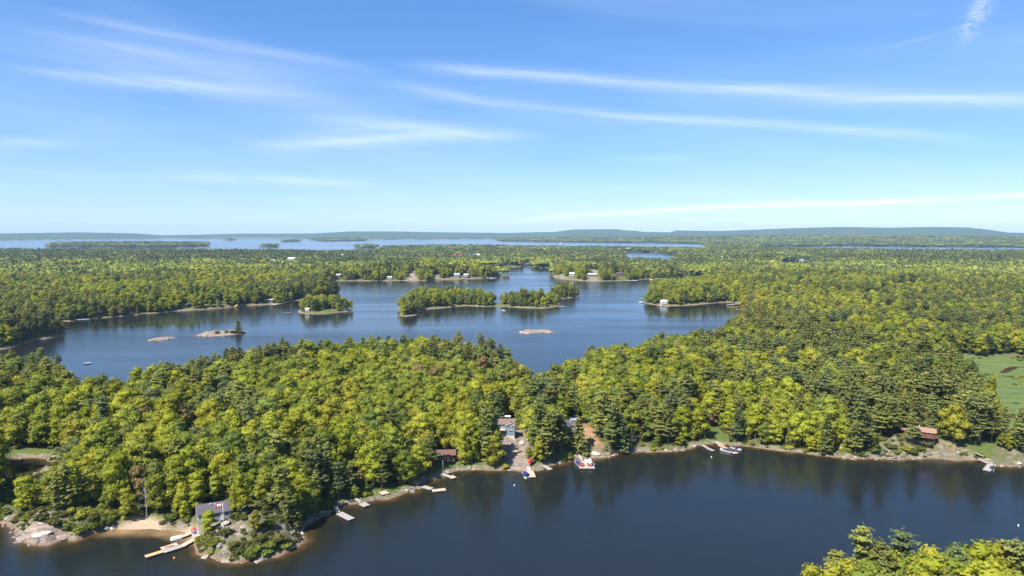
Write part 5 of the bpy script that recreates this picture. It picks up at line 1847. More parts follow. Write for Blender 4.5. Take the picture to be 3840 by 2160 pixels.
cloth(.06, .50, 4.95, 5.9).build('red_bar', FLAGR, fg)
cloth(.50, 1.36, 4.95, 5.9).build('white_field', FLAGW, fg)
cloth(1.36, 1.80, 4.95, 5.9).build('red_bar', FLAGR, fg)
LEAFP = [(0, .50), (.09, .32), (.20, .38), (.15, .08), (.30, .22), (.34, .12), (.50, .14), (.44, 0), (.50, -.06), (.24, -.26), (.28, -.36), (.03, -.32), (.03, -.50)]
lp = LEAFP + [(-a, b_) for a, b_ in LEAFP[::-1]][:-1]
vs = []
for s in (-.020, .020):
    vs += [(-(.93 + a * .62), wave(.93 + a * .62) + s, 5.425 + b_ * .62 - .12 * .93 * .93 * .25) for a, b_ in lp]
n = len(lp)
lf = MB()
c0 = [(-.93, wave(.93) - .020, 5.40), (-.93, wave(.93) + .020, 5.40)]
lf.add(vs + c0, [(i, (i + 1) % n, 2 * n) for i in range(n)] + [(n + (i + 1) % n, n + i, 2 * n + 1) for i in range(n)] + [(i, n + i, n + (i + 1) % n, (i + 1) % n) for i in range(n)])
lf.build('maple_leaf', FLAGR, fg)

x, y, z = on_ground(2042, 1728)
bp_ = thing('banner_pole', 'pale pole with a bright blue hanging cloth by the small plain dock', 'pole', (x, y, z))
MB().tube([(0, 0, -.3), (0, 0, 3.8)], [.05, .04], 6).build('pole', WHITE, bp_)
MB().box((-.45, 0, 2.5), (.75, .05, 1.0)).build('cloth', BRIGHTBLUE, bp_)
x, y, z = on_ground(1661, 1775)
lp_ = thing('yard_pole', 'thin pale pole on the lawn in front of the brown cabin', 'pole', (x, y, z))
MB().tube([(0, 0, -.3), (0, 0, 4.2)], [.05, .035], 6).build('pole', PALEGREY, lp_)
MB().tube([(0, 0, 4.2), (0, 0, 4.35)], [.07, .07], 6).build('cap', WHITE, lp_)


def buoy(label, px, py, mat, r=.28):
    x, y = G(px, py, .1)
    b_ = thing('buoy', label, 'buoy', (x, y, 0), 0, 'mooring buoys')
    MB().tube([(0, 0, -.15), (0, 0, .0), (0, 0, .2), (0, 0, .35), (0, 0, .42)], [r * .5, r * .95, r, r * .6, .03], 10).build('ball', mat, b_)
    MB().tube([(0, 0, .40), (0, 0, .52)], [.04, .03], 5).build('ring', STEEL, b_)


buoy('small orange buoy floating in front of the long cottage dock', 654, 2093, ORANGE, .30)
buoy('small white buoy left of the red umbrella dock boat', 1929, 1820, WHITE, .22)
buoy('small white buoy below the narrow two piece dock', 2668, 1714, WHITE, .22)
buoy('small white buoy near the right edge of open water', 3819, 1971, WHITE, .22)

# ------------------------------------------------------------------ buildings
def window(root, M, side, L, Wd, pos, zc, w, h, frame=WHITE, bars=1):
    """A window with its own frame, bars and pane, set into a wall of the block."""
    if side == 'F': o = (pos, -Wd / 2, zc); a = 0
    elif side == 'B': o = (pos, Wd / 2, zc); a = math.pi
    elif side == 'R': o = (L / 2, pos, zc); a = math.pi / 2
    else: o = (-L / 2, -pos, zc); a = -math.pi / 2
    f = MB(); t = .07
    f.box((0, -.035, h / 2), (w + t * 2, .07, t)); f.box((0, -.035, -h / 2), (w + t * 2, .07, t))
    for s in (-1, 1):
        f.box((s * w / 2, -.035, 0), (t, .07, h - t))
    for i in range(bars):
        f.box((-w / 2 + w * (i + 1) / (bars + 1), -.03, 0), (.045, .05, h - t))
    fo = f.build('window', frame, root)
    p = MB().box((0, -.012, 0), (w - .02, .02, h - .02)).build('pane', GLASS, fo)
    fo.matrix_local = M @ Matrix.Translation(o) @ Matrix.Rotation(a, 4, 'Z')
    return fo


def block(root, cx, cy, z, rz, L, Wd, H, rise, wall, roof, over=.35, found=.0, fmat=None, flat=False, fascia=WHITE):
    """One gabled (or flat roofed) volume of a building; the ridge runs along its own x axis."""
    M = Matrix.Translation((cx, cy, z)) @ Matrix.Rotation(rz, 4, 'Z')

    def put(o):
        o.matrix_local = M
        return o
    w = MB()
    hl, hw = L / 2, Wd / 2
    if flat:
        w.box((0, 0, H / 2), (L, Wd, H))
    else:
        vs = [(-hl, -hw, 0), (-hl, hw, 0), (hl, hw, 0), (hl, -hw, 0), (-hl, -hw, H), (-hl, hw, H), (hl, hw, H), (hl, -hw, H), (-hl, 0, H + rise), (hl, 0, H + rise)]
        w.add(vs, [(0, 1, 2, 3), (0, 3, 7, 4), (1, 5, 6, 2), (0, 4, 8, 5, 1), (3, 2, 6, 9, 7), (4, 7, 9, 8), (5, 8, 9, 6)])
    put(w.build('wall', wall, root))
    if found > 0:
        put(MB().box((0, 0, -found / 2 - .005), (L - .1, Wd - .1, found)).build('foundation', fmat or CONCRETE, root))
    r = MB()
    if flat:
        r.box((0, 0, H + .09), (L + 2 * over, Wd + 2 * over, .16))
        ro = put(r.build('roof', roof, root))
        e = MB()
        for s in (-1, 1):
            e.box((0, s * (hw + over + .03), H + .10), (L + 2 * over + .12, .05, .24))
            e.box((s * (hl + over + .03), 0, H + .10), (.05, Wd + 2 * over, .24))
        put(e.build('fascia', fascia, root))
    else:
        sl = rise / hw
        for s in (-1, 1):
            e0 = (hw + over); ze = H - over * sl
            t = .10
            vs = []
            for X in (-hl - over, hl + over):
                vs += [(X, s * e0, ze + .02), (X, s * e0, ze + t + .02), (X, 0, H + rise + t + .02), (X, 0, H + rise + .02)]
            r.add(vs, [(0, 1, 2, 3), (4, 7, 6, 5), (1, 5, 6, 2), (0, 3, 7, 4), (0, 4, 5, 1)])
        ro = put(r.build('roof', roof, root))
        g = MB()
        for X in (-1, 1):
            for s in (-1, 1):
                a = Vector((X * (hl + over + .02), s * (hw + over), H - over * sl + .02)); b_ = Vector((X * (hl + over + .02), 0, H + rise + .02))
                vs = [a, a + Vector((X * .04, 0, 0)), b_ + Vector((X * .04, 0, 0)), b_]
                vs += [v + Vector((0, 0, .15)) for v in vs]
                g.add(vs, [(0, 1, 2, 3), (4, 7, 6, 5), (0, 4, 5, 1), (1, 5, 6, 2), (2, 6, 7, 3), (3, 7, 4, 0)])
        put(g.build('bargeboard', fascia, root))
    return M, put


def at_site(k):
    return SITE[k]


# white gabled cottage above the beach
x, y, z = at_site('cottage')
ct = thing('cottage', 'pale grey cottage with dark roof and white windowed gable above the beach', 'house', (x, y, z), 0, 'lakeside houses')
M, put = block(ct, 0, 0, .35, math.radians(25), 8.0, 5.0, 2.5, 1.7, LIGHTWALL, ROOFGREY, .35, 2.6)
put(MB().box((-4.03, 0, 1.28), (.06, 4.98, 2.46)).build('gable_panel', WHITE, ct))
put(MB().add([(-4.06, -2.45, 2.5), (-4.06, 2.45, 2.5), (-4.06, 0, 4.1), (-4.0, -2.45, 2.5), (-4.0, 2.45, 2.5), (-4.0, 0, 4.1)], [(0, 1, 2)[::-1], (3, 4, 5), (0, 3, 4, 1), (1, 4, 5, 2), (2, 5, 3, 0)]).build('gable_panel', WHITE, ct))
for p in (-1.75, -.6, .6, 1.75):
    window(ct, M, 'L', 8.12, 5.0, p, 1.55, .72, 1.1)
for p in (-.45, .45):
    window(ct, M, 'L', 8.12, 5.0, p, 2.95, .5, .75)
for p in (.6, 3.0):
    window(ct, M, 'F', 8.0, 5.0, p, 1.5, .9, 1.1)
window(ct, M, 'F', 8.0, 5.0, -1.8, 1.5, 1.0, 1.1)
d_ = MB().box((1.85, -2.54, 1.05), (.85, .08, 2.0)).build('door', WHITE, ct); d_.matrix_local = M
hd = MB().box((2.15, -2.60, 1.0), (.05, .06, .12)).build('handle', STEEL, d_)
put(MB().tube([(.2, -.9, 3.4), (.2, -.9, 4.35)], [.11, .11], 8).build('vent_pipe', STEEL, ct))
put(MB().box((-.9, -.5, 4.15), (.5, .5, .15)).build('roof_vent', PALEGREY, ct))
# little terrace by the cottage
xt, yt, zt = on_ground(818, 1956)
tr = thing('terrace', 'small orange timber terrace between the cottage and the flagpole', 'terrace', (xt, yt, zt), math.radians(20))
for i in range(8):
    MB().box((-1.4 + i * .4, 0, .30), (.37, 2.2, .06)).build('plank', NEWWOOD, tr)
for a in (-1.3, 1.3):
    for b_ in (-.9, .9):
        MB().box((a, b_, .0), (.12, .12, .56)).build('leg', DARKWOOD, tr)
for i, (dx_, mt) in enumerate(((-.7, ORWOOD), (.6, TANWOOD))):
    c_ = chair(('orange brown chair left on the small terrace', 'tan chair right on the small terrace')[i], 0, 0, 0, mt, .3 + i, 'terrace chairs')
    c_.location = (xt + dx_, yt - .1, zt + .33)

# brown cabin
x, y, z = at_site('shed_brown')
bc = thing('cabin', 'low dark brown log cabin with rust brown roof behind a small lawn', 'cabin', (x, y, z), 0, 'lakeside houses')
M, put = block(bc, 0, 0, .2, math.radians(6), 6.0, 4.6, 2.6, 1.0, BROWNWALL, ROOFRUST, .45, 1.5, DARKWOOD, fascia=ROOFRUST)
for p, w in ((-1.9, 1.0), (-.2, 1.0), (1.7, 1.2)):
    window(bc, M, 'F', 6.0, 4.6, p, 1.5, w, .9, ORWOOD)
window(bc, M, 'R', 6.0, 4.6, .8, 1.5, 1.0, .9, ORWOOD)
d_ = MB().box((.75, -2.34, 1.0), (.8, .08, 1.95)).build('door', ORWOOD, bc); d_.matrix_local = M
M2, put2 = block(bc, 4.2, 1.0, .2, math.radians(6), 2.6, 3.6, 2.0, .7, BROWNWALL, ROOFRUST, .3, 1.2, DARKWOOD, fascia=ROOFRUST)
put(MB().box((1.5, -2.9, .75), (2.4, .9, .08)).build('porch', TANWOOD, bc))

# blue house over the granite
x, y, z = at_site('blue')
bh = thing('house', 'two storey blue grey house with brown roof above the granite slope', 'house', (x, y, z), 0, 'lakeside houses')
rz = math.radians(-4)
M, put = block(bh, -.8, 3.6, .4, rz, 6.2, 4.6, 3.7, 1.2, BLUEWALL, ROOFBROWN, .35, 2.0)
Mg, putg = block(bh, 1.05, 1.6, .4, math.radians(86), 4.2, 3.1, 3.7, .75, BLUEWALL, ROOFBROWN, .30, 2.0)
for p in (-.75, 0, .75):
    window(bh, Mg, 'L', 4.2, 3.1, p, 3.05, .52, 1.15, WHITE, 0)
window(bh, Mg, 'L', 4.2, 3.1, .1, 1.45, 1.7, .75, WHITE, 1)
window(bh, Mg, 'F', 4.2, 3.1, -.6, 2.9, .8, .9)
window(bh, M, 'F', 6.2, 4.6, -1.6, 1.5, 1.2, 1.5, WHITE, 1)
window(bh, M, 'F', 6.2, 4.6, -1.6, 3.0, 1.0, .8, WHITE, 1)
Mw, putw = block(bh, -6.4, 4.6, 1.6, math.radians(-2), 5.6, 4.4, 2.3, 1.1, BLUEWALL, ROOFBROWN, .4, 3.0)
window(bh, Mw, 'F', 5.6, 4.4, -1.7, 1.4, 1.1, 1.1, WHITE, 1)
window(bh, Mw, 'F', 5.6, 4.4, .0, 1.3, 1.3, 1.5, WHITE, 1)
bal = MB().box((-.8, -.2, 2.0), (2.6, 2.0, .10)).build('balcony', TANWOOD, bh)
bal.location = (-1.5, 0, .4)
for i in range(6):
    o = MB().box((-2.0 + i * .48, -1.15, 2.45), (.05, .05, .8)).build('baluster', WHITE, bal)
MB().box((-.8, -1.15, 2.87), (2.6, .07, .06)).build('handrail', WHITE, bal)
put(MB().box((1.2, .4, 5.0), (.45, .45, 1.1)).build('chimney', DARKWOOD, bh))
putw(MB().box((1.6, -2.7, .75), (1.4, .08, .5)).build('railing_cloth', CORAL, bh))
# roofed shelter behind
x, y, z = at_site('shelter')
sh = thing('shelter', 'small white topped open shelter on the rise behind the blue house', 'shelter', (x, y, z), 0)
for a in (-.9, .9):
    for b_ in (-.7, .7):
        MB().box((a, b_, .9), (.16, .16, 2.3)).build('post', ORWOOD, sh)
MB().box((0, 0, 2.12), (2.4, 2.0, .16)).build('roof', WHITE, sh)
MB().box((0, .5, .7), (1.5, .7, 1.2)).build('stove', BROWNWALL, sh)

# dark grey house with flat roofed annexe
x, y, z = at_site('grey')
gh = thing('house', 'charcoal house with dark slate roof and big white framed window', 'house', (x, y, z), 0, 'lakeside houses')
M, put = block(gh, 0, 1.8, .5, math.radians(-3), 5.4, 4.4, 2.3, 1.35, GREYWALL, ROOFDARK, .4, 1.8, DARKWOOD)
window(gh, M, 'F', 5.4, 4.4, 1.15, 1.35, 1.7, 1.15, WHITE, 3)
window(gh, M, 'F', 5.4, 4.4, -1.0, 1.1, .8, 1.7, WHITE, 1)
window(gh, M, 'R', 5.4, 4.4, 0, 1.4, .9, 1.0)
Mc, putc = block(gh, -1.9, .4, .5, math.radians(87), 3.4, 2.2, 2.1, .7, GREYWALL, ROOFDARK, .3, 1.8, DARKWOOD)
window(gh, Mc, 'L', 3.4, 2.2, 0, 1.2, .9, 1.2)
put(MB().tube([(-.2, -.6, 3.0), (-.2, -.6, 3.75)], [.12, .12], 8).build('vent_pipe', WHITE, gh))
put(MB().box((0, -2.9, .0), (5.6, 1.3, .1)).build('porch', DARKWOOD, gh))
xx, yy, zz = on_ground(2134, 1592)
an = thing('annexe', 'flat roofed grey outbuilding just behind the charcoal house', 'building', (xx, yy, zz), 0, 'lakeside houses')
M, put = block(an, 0, 0, .2, math.radians(1), 5.9, 3.2, 2.0, 0, GREYWALL, PALEGREY, .45, 1.5, DARKWOOD, flat=True, fascia=PALEGREY)
window(an, M, 'F', 5.9, 3.2, -1.6, 1.2, 1.0, .8)
window(an, M, 'F', 5.9, 3.2, 1.4, 1.2, 1.2, .8)
d_ = put(MB().box((0, -1.63, .95), (.8, .06, 1.85)).build('door', ORWOOD, an))

# orange roofed cabin on posts
x, y, z = at_site('cabin')
oc = thing('cabin', 'dark red cabin on tall posts with an orange brown roof', 'cabin', (x, y, z), 0, 'lakeside houses')
rz = math.radians(-30)
M, put = block(oc, 0, 0, 1.55, rz, 6.6, 4.0, 2.0, 1.0, REDWALL, ROOFORANGE, .45, fascia=DARKWOOD)
window(oc, M, 'F', 6.6, 4.0, 1.4, 1.1, 1.0, .9, ORWOOD)
window(oc, M, 'F', 6.6, 4.0, -1.2, 1.1, 1.2, .9, ORWOOD)
window(oc, M, 'R', 6.6, 4.0, 0, 1.2, .9, .9, WHITE)
put(MB().box((0, -2.35, -.05), (6.6, .7, .10)).build('porch', DARKWOOD, oc))
put(MB().tube([(-1.6, .5, 2.6), (-1.6, .5, 3.6)], [.14, .14], 8).build('chimney', STEEL, oc))
for a in (-2.9, 0, 2.9):
    for b_ in (-1.7, 1.7):
        put(MB().box((a, b_, -1.3), (.22, .22, 2.5)).build('post', DARKWOOD, oc))
x, y, z = at_site('cabin_shed')
cs = thing('shed', 'small orange roofed shed left of the orange roofed cabin', 'shed', (x, y, z), 0)
M, put = block(cs, 0, 0, .3, math.radians(-15), 3.0, 2.4, 1.8, .6, REDWALL, ROOFORANGE, .3, 1.0, DARKWOOD, fascia=DARKWOOD)
put(MB().box((.3, -1.23, .9), (.8, .06, 1.6)).build('door', DARKWOOD, cs))


# ------------------------------------------------------------------ far houses, boathouses and jetties
def far_house(site, name, label, L, Wd, H, rise, wall, roof, rz=0.0, flat=False, cat='house', wins=3, px=None):
    x, y, z = SITE[site] if px is None else on_ground(*px)
    r = thing(name, label, cat, (x, y, z), 0, 'houses across the water')
    M, put = block(r, 0, 0, .3, rz, L, Wd, H, rise, wall, roof, .5, 2.5, DARKWOOD, flat=flat)
    for i in range(wins):
        window(r, M, 'F', L, Wd, -L / 2 + L * (i + .5) / wins, H * .55, L / wins * .5, H * .42, WHITE, 0)
    return r


far_house('far1', 'house', 'long flat pale roofed house on the left far shore', 13, 7, 3.4, 0, GREYWALL, PALEGREY, 0, True)
far_house('far2', 'house', 'low grey house among trees at the far left shore', 13, 7, 3.2, 1.6, GREYWALL, PALEGREY, .15)
bo = far_house('far3', 'boathouse', 'white framed boathouse with a dock below on the left far shore', 9, 5, 2.6, 0, GREYWALL, WHITE, .05, True, 'boathouse', 2)
far_house('far4', 'boathouse', 'small grey gabled boathouse low on the left far shore', 6, 5, 2.6, 1.4, GREYWALL, ROOFDARK, .2, cat='boathouse', wins=1)
far_house('far5', 'house', 'white roofed cottage with a red deck on the central far shore', 9, 6, 3.0, 1.0, LIGHTWALL, WHITE)
far_house('far6', 'house', 'tall dark house with a white top near the left end of the central far shore', 6.5, 6, 5.5, 1.4, GREYWALL, PALEGREY)
far_house('far7', 'house', 'pale house left of the pair near the central point', 9, 6, 3.2, 1.6, LIGHTWALL, PALEGREY, .1)
far_house('far8', 'house', 'pale house right of the pair near the central point', 7.5, 6, 3.0, 1.4, LIGHTWALL, PALEGREY, -.1)
far_house('far9', 'cabin', 'little dark cabin on the bare tip of the central point', 6, 5, 3.0, 0.8, BROWNWALL, ROOFDARK, cat='cabin', wins=1)
far_house('far10', 'house', 'white hip topped house on the left of the rocky right headland', 8, 8, 4.5, 1.6, CONCRETE, WHITE)
far_house('far11', 'house', 'wide white roofed house on top of the rounded rock', 14, 8, 3.4, 1.3, GREYWALL, WHITE)
far_house('far12', 'house', 'brown grey house half hidden in trees right of the rounded rock', 11, 7, 4.0, 1.4, BROWNWALL, ROOFGREY)
far_house('far13', 'boathouse', 'white boathouse on the peninsula shore at right', 6.5, 5, 2.6, 1.3, WHITE, WHITE, .1, cat='boathouse', wins=2)
far_house('far14', 'cottage', 'steep grey roofed cottage above the white boathouse', 5, 5, 2.4, 3.0, LIGHTWALL, PALEGREY, 1.2, cat='cottage', wins=1)
far_house('far15', 'shed', 'tiny white shed on the small wooded island', 3.5, 3, 2.0, .8, WHITE, WHITE, cat='shed', wins=1)


def jetty(label, px0, py0, px1, py1, w=2.0, mat=GREYWOOD, group='jetties across the water'):
    a = G(px0, py0, .5); b = G(px1, py1, .5)
    r = thing('jetty', label, 'jetty', (a[0], a[1], 0), 0, group)
    dock_piece(r, 0, 0, b[0] - a[0], b[1] - a[1], w, .5, mat)
    return r


JET = [
    ('thin grey jetty off the far left rocky point', 224, 1233, 262, 1228.5, 2.2, GREYWOOD),
    ('white jetty at the far left shore beneath the grey house', 284, 1200, 326, 1196, 2.6, WHITE),
    ('second pale jetty beside the white one at far left', 278, 1193, 300, 1190, 2.2, PALEGREY),
    ('pale angular jetty right of the grey boathouse', 800, 1153, 818, 1148, 2.8, CONCRETE),
    ('short pale jetty left of the yellow slide', 850, 1152, 875, 1149, 2.4, CONCRETE),
    ('white jetty below the white boathouse on the left far shore', 1000, 1138, 1037, 1142, 3.0, WHITE),
    ('long low jetty running right along the left far point', 1100, 1128, 1170, 1124, 2.4, TANWOOD),
    ('thin grey jetty left of the small wooded island', 1058, 1174, 1092, 1172.5, 2.0, GREYWOOD),
    ('white jetty at the left end of the central far shore', 1271, 1050, 1289, 1047, 4.0, WHITE),
    ('orange jetty in front of the red decked cottage', 1440, 1054, 1456, 1055, 4.5, ORWOOD),
    ('pale pink jetty left in the row near the central point', 1722, 1049, 1738, 1047, 4.0, CORAL),
    ('pale jetty in the middle of the row near the central point', 1752, 1047, 1774, 1046, 4.0, CONCRETE),
    ('white jetty nearest the tip of the central point', 1838, 1043.5, 1861, 1042.5, 3.6, WHITE),
    ('jetty with a small boathouse at the left of the right headland', 2049, 1033, 2074, 1032, 4.0, PALEGREY),
    ('pale jetty at the right end of the twin island', 2091, 1149, 2120, 1149, 2.6, CONCRETE),
    ('white jetty left of two below the rounded headland woods', 2352, 1052, 2366, 1052, 4.5, WHITE),
    ('white jetty right of two below the rounded headland woods', 2378, 1051, 2392, 1052, 4.5, WHITE),
    ('yellowish jetty under the dark woods right of the headland', 2438, 1048, 2452, 1047, 4.0, CONCRETE),
    ('sandy pale jetty at the inner end of the right cove', 2512, 1047, 2540, 1044, 4.0, CONCRETE),
    ('grey jetty with a boat off the left of the right peninsula', 2405, 1111, 2421, 1109.5, 2.6, GREYWOOD),
    ('white jetty left below the white boathouse', 2475, 1147, 2488, 1142, 2.4, WHITE),
    ('white jetty right below the white boathouse', 2492, 1148, 2510, 1148, 2.4, WHITE),
    ('upper of two pale jetties closing the still cove', 2725, 1144, 2770, 1139, 2.4, CONCRETE),
    ('lower of two pale jetties closing the still cove', 2726, 1152, 2768, 1151, 2.4, TANWOOD),
    ('pale jetty running out from the small sandy beach', 2716, 1243.5, 2744, 1239, 2.0, CONCRETE),
    ('short pale float behind the near left pines', 316, 1362, 341, 1360, 2.2, PALEGREY),
]
for j in JET:
    jetty(*j)
motorboat('white boat beside the white jetty at far left', 318, 1198.5, .1, 9, 3, None, HULL, group='boats across the water')
motorboat('white boat at the jetty below the rounded headland woods', 2372, 1053, .2, 10, 3.4, None, HULL, group='boats across the water')
motorboat('white boat under the dark woods right of the headland', 2446, 1050, .2, 9, 3.2, YELLOW, HULL, group='boats across the water')
motorboat('white boat on the left tip of the right peninsula', 2405, 1135, .3, 7, 2.6, WHITE, HULL, group='boats across the water')
motorboat('white boat at the jetty off the central point', 1846, 1045, .1, 9, 3.2, None, HULL, group='boats across the water')
sl = thing('water_slide', 'yellow water slide on the left far shore', 'slide', (*G(884, 1149, 1), 0))
MB().tube([(1.5, 1.5, 3.0), (.6, .6, 2.2), (-.6, -.4, .8), (-1.2, -1.4, .5)], [.55, .5, .5, .5], 6).build('chute', YELLOW, sl)
for a in (.3, 1.4):
    MB().tube([(a, a, -.8), (a, a, 2.4 if a < 1 else 3.0)], [.08, .08], 5).build('post', STEEL, sl)


def mast(label, px, py, hh, boat, cat):
    x, y = G(px, py, .3)
    r = thing('sailboat' if boat else 'flagpole', label, cat, (x, y, 0))
    if boat:
        MB().add(*hull_mesh(8.0, 2.4, .9)).build('hull', HULL, r)
        MB().box((.3, 0, 1.05), (2.6, 1.3, .5)).build('cabin', WHITE, r)
        MB().tube([(-.4, 0, 1.5), (-3.4, 0, 1.6)], [.12, .10], 6).build('boom', BRIGHTBLUE, r)
        z0 = .8
    else:
        z0 = hgt(x, y)
    MB().tube([(.4, 0, z0 - .5), (.4, 0, z0 + hh)], [.13, .08], 6).build('mast' if boat else 'pole', WHITE, r)
    if not boat:
        MB().box((.4 - .55, 0, z0 + hh - .5), (.9, .05, .6)).build('flag', CORAL, r)
    return r


mast('white sailboat with a bare mast at the right end of the twin island', 2086, 1140, 11, True, 'sailboat')
mast('white flagpole at the left tip of the right peninsula', 2422, 1133, 8, False, 'flagpole')
mast('thin white mast behind the trees of the big island', 1759, 1121, 16, False, 'flagpole')
mast('thin white pole on the right small island', 2159, 1105, 8, False, 'flagpole')

# settlement far beyond the left shore
SETT = [
    ('pale brown house at the left end of the far settlement', 910, 990, 26, 14, 7, 3, CONCRETE, PALEGREY), ('grey gabled house left in the far settlement', 1026, 994, 22, 14, 9, 4, LIGHTWALL, PALEGREY),
    ('low grey roofed hall in the middle of the far settlement', 1050, 997, 30, 12, 5, 3, GREYWALL, PALEGREY), ('large white hall in the far settlement', 1096, 988, 34, 20, 8, 4, WHITE, WHITE),
    ('white house right of the large white hall', 1158, 987, 18, 12, 7, 3, WHITE, WHITE), ('bright white shed high in the far settlement', 1187, 977, 22, 12, 6, 3, WHITE, WHITE),
    ('lone tall white house right of the far settlement', 1284, 973, 8, 8, 9, 3, WHITE, PALEGREY), ('wide grey house right of the far settlement', 1312, 982, 18, 10, 5, 3, LIGHTWALL, PALEGREY),
    ('small tan roofed house behind the left shore woods', 1104, 1048, 9, 8, 4, 2, WHITE, TANWOOD), ('white peaked house behind the left shore woods', 1124, 1050, 12, 9, 5, 3, WHITE, WHITE),
    ('white house far right of the settlement among trees', 1494, 975, 14, 9, 6, 3, WHITE, WHITE), ('orange roofed house left of the red sheds', 1575, 970, 20, 10, 6, 3, WHITE, CORAL),
    ('small orange roofed house just left of the red sheds', 1649, 971, 10, 8, 7, 3, CORAL, CORAL), ('left long bright red roofed shed', 1707, 974, 26, 16, 8, 5, RED, RED),
    ('right long bright red roofed shed', 1728, 976, 26, 16, 8, 5, RED, RED), ('tall pale shed behind the red roofed sheds', 1716, 963, 20, 12, 9, 3, WHITE, PALEGREY),
    ('blue roofed shed right of the red roofed sheds', 1769, 972, 32, 16, 8, 5, BLUE, BLUE), ('white shed right of the blue roofed shed', 1794, 971, 16, 12, 8, 4, WHITE, WHITE),
    ('little white house above the red roofed sheds', 1757, 944, 16, 10, 8, 4, WHITE, WHITE),
    ('pale house by the dark pond at right', 3005, 980, 20, 12, 2.5, 3, LIGHTWALL, PALEGREY), ('dark house deep in the right hand woods', 2811, 1023, 13, 8, 5, 2, GREYWALL, ROOFDARK),
    ('white house in the woods right of the round cove', 2702, 978, 16, 10, 6, 3, WHITE, WHITE), ('small white boat shed by the tiny clearing at right', 3370, 1089, 5, 4, 2.4, 1, WHITE, WHITE),
    ('pale house on the far side of the round cove', 2356, 942, 14, 10, 9, 3, LIGHTWALL, WHITE),
]
for lab, px, py, L, Wd, H, rs, wl, rf in SETT:
    x, y, z = on_ground(px, py)
    r = thing('house' if 'shed' not in lab else 'shed', lab, 'house' if 'shed' not in lab else 'shed', (x, y, z), 0, 'buildings of the far settlements')
    lift = (8.5 if math.hypot(x, y) > 1700 else 6.0 if math.hypot(x, y) > 1300 else 0.0)
    lift = 2.0 if 'pond' in lab else lift
    kk_ = 0.5
    L *= kk_; Wd *= kk_; H *= kk_; rs *= kk_
    M, put = block(r, 0, 0, 0, random.uniform(-.25, .25), L, Wd, H + lift, rs, wl, rf, .6, 2.0, DARKWOOD)
    for i in range(3):
        window(r, M, 'F', L, Wd, -L / 2 + L * (i + .5) / 3, (H + lift) * .75, L / 9, H * .25, WHITE, 0)
for i, (px, py) in enumerate(((2103, 917.5), (2195, 919.5))):
    x, y = G(px, py)
    r = thing('sailboat', ('left', 'right')[i] + ' tiny white sail on the open far bay', 'sailboat', (x, y, 0), .5 * i, 'sails on the far bay')
    MB().add(*hull_mesh(14, 4, 1.4)).build('hull', HULL, r)
    MB().tube([(0, 0, 1), (0, 0, 17)], [.2, .1], 5).build('mast', WHITE, r)
    MB().add([(-.3, -.05, 2), (-6, -.05, 2), (-.3, -.05, 16), (-.3, .05, 2), (-6, .05, 2), (-.3, .05, 16)], [(0, 1, 2), (3, 5, 4), (0, 3, 4, 1), (1, 4, 5, 2), (2, 5, 3, 0)]).build('sail', WHITE, r)


# ------------------------------------------------------------------ fallen pine, shrubs, rocks
x, y, z = on_ground(3150, 1682)
x2, y2 = G(3238, 1714, .4)
fp_ = thing('fallen_pine', 'pale fallen pine lying down the bank with its top in the water', 'fallen tree', (x, y, z))
e = (x2 - x, y2 - y, .5 - z)
MB().tube([(0, 0, .6), (e[0] * .4, e[1] * .4, e[2] * .4 + .5), e], [.26, .2, .07], 6).build('trunk', PALEBARK, fp_)
rg_ = np.random.default_rng(5)
bq = MB()
for k in range(16):
    u = rg_.uniform(.25, .95); o = Vector((e[0] * u, e[1] * u, e[2] * u + .4)); a = rg_.uniform(-1.4, 1.4)
    d = Vector((e[0], e[1], 0)).normalized(); s_ = Vector((-d.y, d.x, 0))
    bq.tube([o, o + d * rg_.uniform(.4, 1.2) + s_ * a * 1.3 + Vector((0, 0, rg_.uniform(-.2, 1.0)))], [.05, .015], 3)
bq.build('branch', PALEBARK, fp_)
n = 140
uu = rg_.uniform(.72, 1.05, n)
cc = np.stack([e[0] * uu + rg_.normal(0, .7, n), e[1] * uu + rg_.normal(0, .5, n), e[2] * uu + .35 + np.abs(rg_.normal(0, .35, n))], 1)
v, f = leaf_cards(cc, np.tile([0, 0, 1.0], (n, 1)), rg_.uniform(.4, .8, n), rg_, .6)
mm = mesh_mixed('crown', [], [(v, f)], [NEEDLE['olive']], [0])
link(bpy.data.objects.new('crown', mm), fp_)
x, y, z = on_ground(3165, 1668)
ln = thing('leaning_trunk', 'bare pale trunk leaning uphill behind the fallen pine', 'dead tree', (x, y, z))
MB().tube([(-.5, 0, -.3), (2.4, .6, 1.6), (4.8, 1.2, 3.0)], [.2, .15, .05], 6).build('trunk', PALEBARK, ln)
for k in range(5):
    MB().tube([(1 + .7 * k, .3 + .15 * k, .7 + .45 * k), (1.4 + .7 * k, -.2 + .15 * k, 1.3 + .45 * k)], [.04, .012], 3).build('branch', PALEBARK, ln)


def bush_parts(seed, leafsize=.42):
    rng = np.random.default_rng(seed)
    core = []; cards = []
    for i in range(5):
        a = i * 1.3; r = .55 * (i > 0)
        c = np.array([r * math.cos(a), r * math.sin(a), .55 + rng.uniform(-.1, .25)])
        s = rng.uniform(.45, .65)
        core.append((ICO_V * s * .85 * (1 + rng.normal(0, .12, (len(ICO_V), 1))) + c, ICO_F))
        n = 26
        d = rng.normal(0, 1, (n, 3)); d[:, 2] = np.abs(d[:, 2]); d /= np.linalg.norm(d, axis=1)[:, None]
        cards.append(leaf_cards(c + d * s * rng.uniform(.8, 1.25, (n, 1)), d, rng.uniform(leafsize * .6, leafsize * 1.3, n), rng, .5))
    st_ = MB()
    for k in range(3):
        st_.tube([(0, 0, -.3), (rng.normal(0, .3), rng.normal(0, .3), .6)], [.04, .02], 3)
    return merge(core), merge(cards), mb_np(st_)


